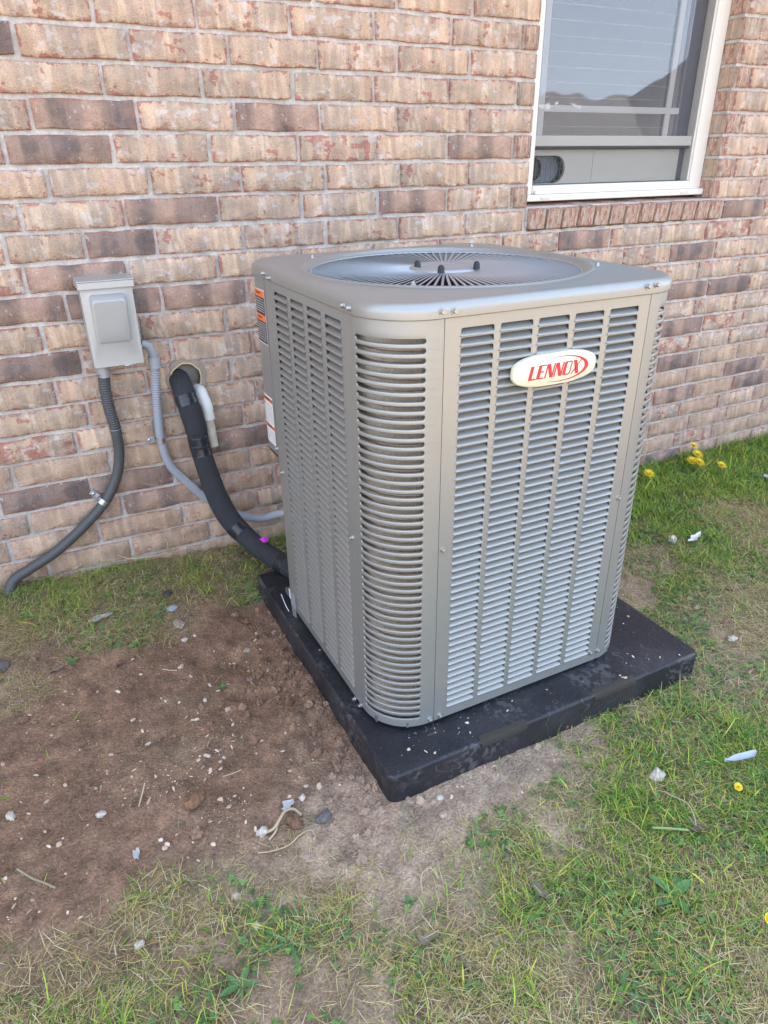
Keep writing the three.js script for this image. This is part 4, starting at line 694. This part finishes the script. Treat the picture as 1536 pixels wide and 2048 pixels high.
{ // black insulated hose
  const t = thing('insulated_hose', 'thick black foam wrapped refrigerant hose running from the wall hole to the unit', 'hose');
  const foamB = tex(256, 256, grey((u, v) => tnoise(u, v, 40, 4, 8)), false); foamB.repeat.set(14, 2);
  const foam = std({ color: rgb(.030, .031, .036), roughness: .75, bumpMap: foamB, bumpScale: .0012 }), tape = new THREE.MeshPhysicalMaterial({ color: rgb(.022, .024, .028), roughness: .22 });
  const pts = [V3(.392, .632, -.05), V3(.388, .628, .005), P(366, 778, 2, .048), P(374, 802, 2, .068), P(388, 842, 2, .08), P(402, 900, 2, .09), P(418, 950, 2, .105), P(440, 1005, 2, .13), P(465, 1045, 2, .16), P(500, 1080, 2, .205), P(532, 1106, 2, .265), P(572, 1130, 2, .345), P(615, 1152, 2, .43)];
  const c = new THREE.CatmullRomCurve3(pts, false, 'centripetal'), fr = c.computeFrenetFrames(300);
  const tubeR = (u0, u1, n, rf) => { const rows = []; for (let i = 0; i <= n; i++) { const u = lerp(u0, u1, i / n), p = c.getPointAt(u), k = Math.round(u * 300); rows.push(Array.from({ length: 25 }, (_, j) => { const a = -j / 24 * Math.PI * 2, r = rf(u, a), v = p.clone().addScaledVector(fr.normals[k], Math.cos(a) * r).addScaledVector(fr.binormals[k], Math.sin(a) * r); return [v.x, v.y, v.z]; })); } return grid(rows); };
  const R0 = (u, a) => (.0325 + .0015 * Math.sin(u * 14)) * (1 + .05 * (fbm(u * 22, Math.cos(a) * 1.5 + 5, 2) - .5)) * (.90 + .1 * sstep(.1, .2, u)) + (u < .27 ? .0022 * fbm(u * 90, Math.sin(a) * 2 + 9, 3) : 0);
  part('foam', tubeR(0, 1, 160, R0), foam, t);
  for (const [u0, u1] of [[.14, .17], [.285, .315], [.322, .352], [.635, .672], [.865, .90]]) part('tape', tubeR(u0, u1, 10, (u, a) => R0(u, a) + .0012 + .0006 * Math.sin(u * 900)), tape, t);
  const tg = thing('ribbon_scrap', 'small bright magenta plastic tag beside the lower end of the black hose', 'tag', P(528, 1079, 2, .285).toArray());
  part('tag_sheet', toCreasedNormals(grid([[[-.014, .007, 0], [0, .010, .002], [.015, .005, 0]], [[-.007, -.005, .006], [.001, -.007, .007], [.010, -.006, .006]]]), .2), std({ color: rgb(.62, .03, .55), roughness: .5, side: THREE.DoubleSide }), tg);
}
{ // white drain pipe
  const t = thing('drain_pipe', 'short white plastic drain pipe with elbow beside the black hose', 'pipe');
  const pvc = std({ color: rgb(.78, .78, .74), roughness: .35 }), old = std({ color: rgb(.74, .70, .61), roughness: .5, map: tex(64, 128, (u, v) => { const n = tnoise(u, v, 8, 3, 5); return mix3([.82, .80, .76], [1, .99, .97], n); }) });
  const a = P(396, 781, 2, .0), e0 = V3(a.x, a.y, -.02), e1 = P(405, 793, 2, .035), e2 = P(413, 812, 2, .05), e3 = P(417, 838, 2, .052), e4 = P(427, 892, 2, .058);
  part('elbow', [tube([e0, V3(a.x + .004, a.y, .02), e1, e2, e3], .0185, 40, 18), tube([e2.clone().lerp(e3, .6), e3], .0200, 4, 18)], pvc, t);
  const dirp = e4.clone().sub(e3).normalize(), q = new THREE.Quaternion().setFromUnitVectors(V3(0, 1, 0), dirp), L = e4.distanceTo(e3), mid = e3.clone().lerp(e4, .5);
  part('pipe', [new THREE.CylinderGeometry(.0158, .0158, L, 22, 1, true).applyQuaternion(q).translate(mid.x, mid.y, mid.z), new THREE.CylinderGeometry(.0134, .0134, L, 22, 1, true).applyQuaternion(q).translate(mid.x, mid.y, mid.z), new THREE.RingGeometry(.0133, .0159, 22).rotateX(Math.PI / 2).applyQuaternion(q).translate(e4.x, e4.y, e4.z)], Object.assign(old, { side: THREE.DoubleSide }), t);
  const s0 = P(397, 800, 2, .075), s1 = P(408, 838, 2, .082); part('glue_drip', tube([s0, s0.clone().lerp(s1, .5), s1], .0022, 10, 6), pvc, t);
}

/* ------------------------------------------------------------------ things lying and growing on the ground */
const M = { white: std({ color: rgb(.64, .55, .45), roughness: .8 }), pink: std({ color: rgb(.58, .42, .32), roughness: .9 }), tan: std({ color: rgb(.42, .33, .24), roughness: .95 }), rust: std({ color: rgb(.27, .135, .07), roughness: .9 }), brown: std({ color: rgb(.22, .12, .07), roughness: .9 }), greyS: std({ color: rgb(.165, .15, .14), roughness: .9 }), pale: std({ color: rgb(.50, .47, .43), roughness: .6, side: THREE.DoubleSide }), film: std({ color: rgb(.46, .46, .46), roughness: .5, side: THREE.DoubleSide }), leafD: std({ color: rgb(.13, .085, .065), roughness: .8, side: THREE.DoubleSide }), leafG: std({ color: rgb(.20, .15, .11), roughness: .8, side: THREE.DoubleSide }), root: std({ color: rgb(.46, .36, .22), roughness: .9 }), stick: std({ color: rgb(.33, .26, .17), roughness: .95 }), weed: std({ color: rgb(.085, .20, .05), roughness: .5, side: THREE.DoubleSide }), weed2: std({ color: rgb(.085, .175, .05), roughness: .55, side: THREE.DoubleSide }), petal: std({ color: rgb(.80, .56, .012), roughness: .6, side: THREE.DoubleSide }), stem: std({ color: rgb(.15, .24, .07), roughness: .6 }) };
const speck = tex(128, 128, (u, v) => { const n = tnoise(u, v, 10, 4, 3); return [.7 + .45 * n, .7 + .45 * n, .7 + .45 * n]; });
for (const k of ['white', 'pink', 'tan', 'rust', 'brown', 'greyS']) M[k].map = speck;
let lumpSeed = 0;
function stone(px, py, w, h, d, mat, label, cat = 'stone', name = 'stone', turn = 0) {
  const p = G(px, py), t = thing(name, label, cat, [p.x, p.y + h * .25, p.z]); t.rotation.y = turn;
  let g = lump(1, .85, 2, ++lumpSeed, 2.1); const q = g.attributes.position, uv = []; for (let i = 0; i < q.count; i++) uv.push(q.getX(i) * .5 + .5, q.getZ(i) * .5 + q.getY(i) * .3 + .5); g.setAttribute('uv', new THREE.Float32BufferAttribute(uv, 2)); g.scale(w * .35, h * .38, d * .35); g = toCreasedNormals(g, .45); part(name === 'stone' ? 'stone_body' : name + '_body', g, mat, t); return t;
}
stone(390, 1605, .068, .03, .048, M.rust, 'oval rusty brown stone lying alone on the bare soil', 'stone', 'stone', .1);
stone(592, 1650, .034, .034, .045, M.brown, 'brown rounded stone beside the curled pale root', 'stone', 'stone', .3);
stone(648, 1637, .042, .022, .034, M.greyS, 'dark grey stone at the edge of the dug soil below the pad corner', 'stone', 'stone', .5);
stone(345, 1219, .045, .018, .03, std({ color: rgb(.40, .41, .43), roughness: .9, map: speck }), 'pale grey stone lying in grass left of the pad', 'stone', 'stone', .2);
stone(359, 1250, .04, .02, .055, M.tan, 'tan brick fragment standing just in front of the pale grey stone', 'brick fragment', 'brick_fragment', .1);
stone(495, 1302, .028, .012, .026, M.tan, 'flat tan chip on the crumbly soil near the pad', 'stone', 'stone', .7);
stone(370, 1281, .026, .012, .018, M.white, 'white chip near the tan brick fragment at the grass edge', 'stone chip', 'stone_chip');
stone(362, 1334, .026, .008, .015, M.white, 'bright white flat chip below the grass edge on brown soil', 'stone chip', 'stone_chip', .5);
stone(525, 1668, .03, .022, .024, M.white, 'white crumbly lump at the left end of the curled root', 'lump', 'mortar_lump');
stone(605, 1598, .018, .014, .02, M.white, 'small white lump above the brown rounded stone', 'lump', 'mortar_lump');
stone(203, 1632, .026, .016, .02, M.white, 'crumpled white scrap on bare soil left of the rusty stone', 'scrap', 'paper_scrap');
stone(22, 1635, .022, .016, .03, M.white, 'white scrap at the left edge of the bare soil', 'scrap', 'paper_scrap', .4);
stone(280, 1893, .024, .016, .02, M.white, 'white stone in the thin grass below the bare soil', 'stone', 'stone');
stone(473, 1794, .022, .014, .018, M.pink, 'pinkish chip on dry soil between grass patches', 'stone chip', 'stone_chip');
stone(513, 1854, .016, .012, .026, M.white, 'narrow white chip above the toothed leaves in the lower lawn', 'stone chip', 'stone_chip', .2);
stone(880, 1597, .022, .012, .016, M.white, 'white chip on dry soil right of the pad corner', 'stone chip', 'stone_chip');
stone(888, 1632, .022, .012, .016, M.pink, 'pink chip on the dry soil in front of the pad', 'stone chip', 'stone_chip');
stone(1312, 1558, .044, .045, .032, M.white, 'white lump in green grass right of the pad', 'lump', 'mortar_lump');
stone(1343, 1087, .034, .05, .034, M.white, 'white lump beside the curved white scrap on the lawn', 'lump', 'mortar_lump');
stone(1392, 1219, .04, .02, .026, M.tan, 'tan stone on the worn lawn behind the pad corner', 'stone', 'stone');
stone(1464, 1280, .036, .018, .026, M.white, 'pale stone on worn ground right of the pad corner', 'stone', 'stone');
stone(1130, 1455, .026, .018, .02, M.rust, 'rusty lump of soil against the front edge of the pad', 'clod', 'soil_lump');
stone(335, 1190, .05, .02, .035, std({ color: rgb(.06, .05, .055), roughness: .9 }), 'dark clod in the grass left of the pad', 'clod', 'soil_lump', .5);
stone(8, 1333, .04, .02, .05, M.greyS, 'dark stone at the left edge of the dry grass', 'stone', 'stone');
function flake(px, py, w, d, mat, label, cat, name, turn = 0, curl = .3, lift = .006, tilt = 0) { w *= .82; d *= .75; lift *= .95; curl *= 1.2;   // a thin curled sheet with an irregular outline
  const p = G(px, py), t = thing(name, label, cat, [p.x, p.y + lift, p.z]); t.rotation.set(tilt, turn, 0);
  const rows = [], s = ++lumpSeed; for (const o of [0, -.0012]) { const rr2 = []; for (let i = 0; i <= 6; i++) { const u = i / 6, half = d / 2 * Math.pow(Math.sin(Math.PI * clamp(u, .04, .97)), .6) * (.75 + .5 * noise(u * 5, s * 3.3)); rr2.push(Array.from({ length: 5 }, (_, j) => { const v = (j / 4 - .5) * 2; return [(u - .5) * w, o + curl * w * ((u - .5) ** 2 * .5 + v * v * .12) + (noise(u * 6 + s, v * 3) - .5) * .004 + (noise(u * 14 + s, v * 4 + s) - .5) * .07 * d, v * half * (.8 + .5 * noise(u * 9 + s * 2, v)) + (noise(u * 4, s) - .5) * d * .7]; })); } rows.push(rr2); }
  part(name + '_sheet', [grid(rows[0]), grid(rows[1].reverse())], mat, t); return t;
}
flake(575, 1612, .04, .024, M.film, 'translucent pale flake above the curled root', 'scrap', 'plastic_scrap', .5, .1);
flake(200, 1236, .085, .035, M.pale, 'flat beige bark flake in the grass left of the pad', 'bark flake', 'bark_flake', .35, .1);
flake(115, 1342, .05, .022, M.leafG, 'grey dead leaf at the edge of the left soil patch', 'dead leaf', 'dead_leaf', .1, .3);
flake(240, 1333, .028, .014, M.leafD, 'dark dead leaf on the bare soil below the left grass strip', 'dead leaf', 'dead_leaf', .6, .3);
flake(275, 1715, .018, .036, M.pale, 'upright pale leaf flake on the soil below the rusty stone', 'dead leaf', 'dead_leaf', .1, .4);
flake(1386, 1090, .11, .026, std({ color: rgb(.66, .65, .63), roughness: .7, side: THREE.DoubleSide }), 'curved white strip of scrap lying on the lawn', 'scrap', 'plastic_scrap', .32, .3, .030);
flake(1475, 1534, .105, .022, std({ color: rgb(.40, .44, .50), roughness: .5, side: THREE.DoubleSide }), 'crumpled bluish plastic film in the green grass', 'scrap', 'plastic_scrap', -.11, .35, .030);
flake(1397, 1670, .046, .026, M.leafD, 'dark curled dead leaf in the lawn beside a long green stem', 'dead leaf', 'dead_leaf', -.7, .6, .014);
flake(1318, 1824, .05, .02, M.leafD, 'brown folded dead leaf right of the broad weed leaves', 'dead leaf', 'dead_leaf', .9, .6, .014);
flake(1072, 1783, .026, .05, M.leafG, 'grey brown dead leaf on the border of dry soil and lawn', 'dead leaf', 'dead_leaf', .3, .5, .012);
flake(1018, 1725, .022, .045, M.leafG, 'narrow grey dead leaf on the dry soil in front of the pad', 'dead leaf', 'dead_leaf', .4, .5, .008);
flake(855, 1888, .045, .026, M.leafG, 'crumpled grey dead leaf in the dry grass near the bottom', 'dead leaf', 'dead_leaf', -.4, .6, .012);
flake(928, 1925, .018, .05, M.leafG, 'long grey dead leaf in the lower lawn', 'dead leaf', 'dead_leaf', .05, .4, .012);
flake(1530, 962, .05, .03, M.pale, 'pale dead leaf on the lawn at the right edge', 'dead leaf', 'dead_leaf', 1, .6, .02);
flake(1465, 1185, .06, .022, M.leafD, 'reddish brown dead leaf on the worn lawn at the right', 'dead leaf', 'dead_leaf', -.6, .3, .01);
function strand(name, px, r, mat, label, cat, lifts) { const t = thing(name, label, cat); part(name + '_strand', tube(px.map(([x, y], i) => { const p = G(x, y); p.y += (lifts?.[i] ?? .003); return p; }), r, 40, 7), mat, t); return t; }
strand('root', [[520, 1672], [548, 1665], [562, 1648], [572, 1632], [588, 1626], [603, 1633]], .0032, M.root, 'thick curled pale root beside the brown rounded stone', 'root', [.004, .012, .018, .016, .012, .004]);
strand('root', [[538, 1682], [552, 1668], [556, 1655], [560, 1645]], .0022, M.root, 'forked thin root branch under the curled pale root', 'root', [.003, .008, .01, .014]);
strand('root', [[516, 1708], [545, 1704], [578, 1692], [600, 1672], [622, 1662], [632, 1675]], .0016, M.root, 'long thin root on the soil below the curled pale root', 'root');
strand('twig', [[35, 1740], [65, 1758], [90, 1768], [112, 1778]], .0022, M.stick, 'brown twig on the bare soil near the left edge', 'twig');
strand('twig', [[278, 1616], [286, 1600], [294, 1584]], .0016, M.root, 'short straw stick right of the crumpled white scrap', 'twig', [.004, .015, .028]);
strand('twig', [[446, 1555], [465, 1549], [483, 1542]], .0014, M.root, 'thin straw twig on the soil above the rusty stone', 'twig');
strand('twig', [[325, 1340], [340, 1342], [354, 1343]], .0016, M.root, 'pale twig beside the bright white flat chip', 'twig');
strand('dry_stem', [[235, 1125], [262, 1138], [300, 1140], [335, 1134], [340, 1118], [322, 1108], [300, 1120]], .0018, M.root, 'looping dry stem on the clippings against the left wall base', 'dry stem', [.03, .04, .05, .055, .07, .08, .05]);
strand('dry_stem', [[318, 1110], [328, 1100], [342, 1088]], .003, M.root, 'stiff pale stalk leaning out of the clippings at the wall base', 'dry stem', [.04, .06, .085]);
strand('dry_stem', [[1330, 1600], [1372, 1630], [1388, 1665], [1376, 1640]], .0012, M.root, 'thin bent straw in the lawn by the dark dead leaf', 'dry stem', [.02, .03, .02, .01]);
strand('grass_stalk', [[1302, 1666], [1335, 1669], [1374, 1671]], .0026, std({ color: rgb(.27, .36, .12), roughness: .6 }), 'long pale green stalk lying left of the dark dead leaf', 'stalk', [.016, .018, .016]);
strand('dry_stem', [[845, 1790], [843, 1770], [860, 1764], [876, 1770]], .0012, M.root, 'hooked dry stem on the bare patch in the lower middle', 'dry stem', [.004, .03, .04, .02]);
// dandelions
function dandelion(px, py, r, label, open = 1) {
  r *= 1.35; const g0 = G(px, py + 16), t = thing('dandelion', label, 'dandelion', [g0.x, g0.y, g0.z], 'yellow dandelions on the lawn');
  const H = clamp(.05 * (r / .017), .03, .06), pet = [];
  for (let k = 0; k < 3; k++) for (let i = 0; i < 20; i++) { const l = r * (1 - k * .27), a = i / 20 * 6.283 + k * .16, up = .12 + k * .38 + rr(-.06, .08); pet.push(grid([[[-.0007, 0, .002], [.0007, 0, .002]], [[-.0017, .1 * l, l * .6], [.0017, .1 * l, l * .6]], [[-.0014, .1 * l, l], [.0014, .1 * l, l]]]).rotateX(-up).rotateY(a)); }
  const head = part('flower_head', merge(pet).rotateX(.45).rotateZ(rr(-.25, .25)).translate(0, H, 0), M.petal, t);
  part('flower_stem', tube([[0, -.004, 0], [.002, H * .5, -.003], [0, H, 0]], .0016, 10, 6), M.stem, t); return t;
}
dandelion(1382, 899, .017, 'topmost yellow dandelion of the cluster near the wall'); dandelion(1390, 917, .02, 'upper dandelion of the tight trio of flowers'); dandelion(1379, 930, .018, 'left dandelion of the tight trio of flowers'); dandelion(1393, 933, .02, 'lowest right dandelion of the tight trio of flowers');
dandelion(1437, 940, .017, 'flat dandelion standing apart to the right of the trio'); dandelion(1293, 957, .018, 'dandelion closest to the right side of the grey unit'); dandelion(1470, 1578, .0065, 'small dandelion below the bluish plastic film'); dandelion(1531, 1846, .008, 'dandelion cut by the right edge in the lower lawn');
// weeds
function rosette(px, py, n, len, w0, mat, label, toothed = 0, name = 'weed') {
  const p = G(px, py), t = thing(name, label, 'weed', [p.x, p.y, p.z]); let w;
  for (let k = 0; k < n; k++) { const rows = [], l = len * rr(.4, .72), lift = rr(.15, .6); w = w0 * rr(.45, .75); for (let i = 0; i <= 10; i++) { const u = i / 10, ww = w * (.25 + Math.sin(Math.PI * Math.pow(u, .8)) * .8) * (toothed && i % 2 && i < 9 ? .5 : 1) * (u > .95 ? .2 : 1), y = .003 + lift * l * Math.sin(u * 2.2) * .6; rows.push([[-ww / 2, y + .002, u * l], [0, y, u * l], [ww / 2, y + .002, u * l]]); } part('leaf', grid(rows).rotateY(k / n * 6.283 + rr(-.4, .4)), mat, t); }
  return t;
}
rosette(575, 1890, 5, .075, .014, M.weed, 'toothed leaf rosette in the lower left lawn', 1); rosette(480, 1975, 5, .06, .016, M.weed2, 'broad leaf rosette near the bottom left', 0); rosette(1345, 1795, 5, .07, .026, M.weed, 'broad pointed weed leaves in the right lawn', 0); rosette(945, 1975, 5, .028, .022, M.weed2, 'rounded weed leaves at the bottom middle of the lawn', 0);
rosette(145, 1325, 3, .035, .026, M.weed, 'two broad green leaves on the edge of the soil at the left', 0); rosette(445, 1378, 4, .022, .012, M.weed, 'tiny seedling on the bare soil left of the pad', 0); rosette(300, 1190, 6, .04, .02, M.weed, 'leafy weed in the grass strip below the black hose', 0); rosette(1345, 940, 8, .09, .024, M.weed2, 'leafy dandelion rosette at the wall base by the flower cluster', 1); rosette(1420, 925, 7, .09, .024, M.weed2, 'toothed leaf rosette behind the flat dandelion', 1); rosette(1310, 950, 6, .07, .02, M.weed2, 'toothed leaf rosette close to the right side of the unit', 1); rosette(1360, 1010, 4, .05, .018, M.weed2, 'grey green leaves on the lawn below the dandelions', 0); rosette(1210, 1790, 5, .05, .012, M.weed, 'grassy tuft of pointed leaves in the lower middle lawn', 0); rosette(1445, 1060, 3, .045, .022, M.weed, 'single light green leaf cluster above the white strip', 0);
rosette(60, 1235, 5, .04, .022, M.weed, 'leafy weed at the left end of the grass strip', 0); rosette(215, 1195, 5, .04, .022, M.weed, 'leafy weed left of the flat beige bark flake', 0); rosette(1500, 1860, 6, .03, .02, M.weed, 'low leafy weed near the lower right dandelion', 0); rosette(130+690, 1805, 4, .025, .014, M.weed2, 'small grey green weed in the dry lower middle', 0);
{ // sprig against the pad
  const p = G(985, 1508), t = thing('weed_sprig', 'upright leafy sprig growing against the front edge of the black pad', 'weed', [p.x, p.y, p.z]);
  for (const [dx, h] of [[-.035, .045], [0, .06], [.045, .05]]) { part('stem', tube([[0, 0, 0], [dx * .5, h * .5, .004], [dx, h, .006]], .0014, 10, 6), M.stem, t); for (let k = 0; k < 7; k++) { const u = .3 + k * .1, g = grid([[[-.0005, 0, 0], [.0005, 0, 0]], [[-.004, .003, .01], [.004, .003, .01]], [[-.0003, .004, .022], [.0003, .004, .022]]]).rotateX(-.4).rotateY(k * 2.4).translate(dx * u, h * u, .005 * u); part('leaf', g, M.weed, t); } }
}
{ // torn film at the lower left corner of the unit
  const p = P(588, 1218, 0, AC.x0 - .004), t = thing('film_scrap', 'torn clear packing film stuck to the lower left corner of the unit', 'film', [p.x, p.y, p.z]);
  part('film_sheet', grid([[[0, .06, -.02], [-.003, .06, .0], [0, .055, .012]], [[-.001, .02, -.022], [-.005, .02, 0], [-.001, .02, .02]], [[-.002, -.02, -.012], [-.006, -.022, .008], [-.002, -.02, .025]]]), std({ color: rgb(.75, .77, .8), roughness: .15, transparent: true, opacity: .25, side: THREE.DoubleSide }), t);
  part('film_edge', [tube([[-.02, .03, -.045], [-.012, -.008, -.03], [-.008, -.02, -.005], [-.006, -.022, .03]], .0011, 24, 6), tube([[-.004, .03, -.012], [-.004, .06, -.016]], .0016, 6, 5)], std({ color: rgb(.7, .72, .75), roughness: .3 }), t);
}
/* ------------------------------------------------------------------ across the yard: what the window mirrors */
{
  const t = thing('neighbour_house', 'neighbouring low house with a brown shingle roof mirrored in the window glass', 'house', [22, -1.4, 24]);
  const bw = std({ color: rgb(.42, .35, .28), roughness: .9 }), rf = std({ color: rgb(.12, .115, .12), roughness: .95 });
  part('wall', span(-9, 9, 0, 2.5, -4, 4), bw, t);
  const sh = new THREE.Shape([[-5.6, 2.45], [0, 4.9], [5.6, 2.45]].map(p => new THREE.Vector2(...p)));
  const roof = part('roof', new THREE.ExtrudeGeometry(sh, { depth: 18.6, bevelEnabled: false }).rotateY(Math.PI / 2).translate(-9.3, 0, 0), rf, t);
  part('hip_roof', new THREE.ConeGeometry(6.8, 4.2, 4).rotateY(Math.PI / 4).translate(4.6, 4.45, -2.5), rf, t);
  for (const x of [-7.4, -6, -4.6, -3.2, -1.8, -.4]) part('roof_vent', span(x - .07, x + .07, 4.35, 4.47, -1.5, -1.3, .02), std({ color: rgb(.7, .7, .7), roughness: .5 }), roof);
  part('fence', span(-26, -9.1, 0, 1.75, -.05, .05), std({ color: rgb(.30, .24, .18), roughness: .9 }), t); t.rotation.y = rad(8);
}
setShadow(scene);
renderer.render(scene, camera);
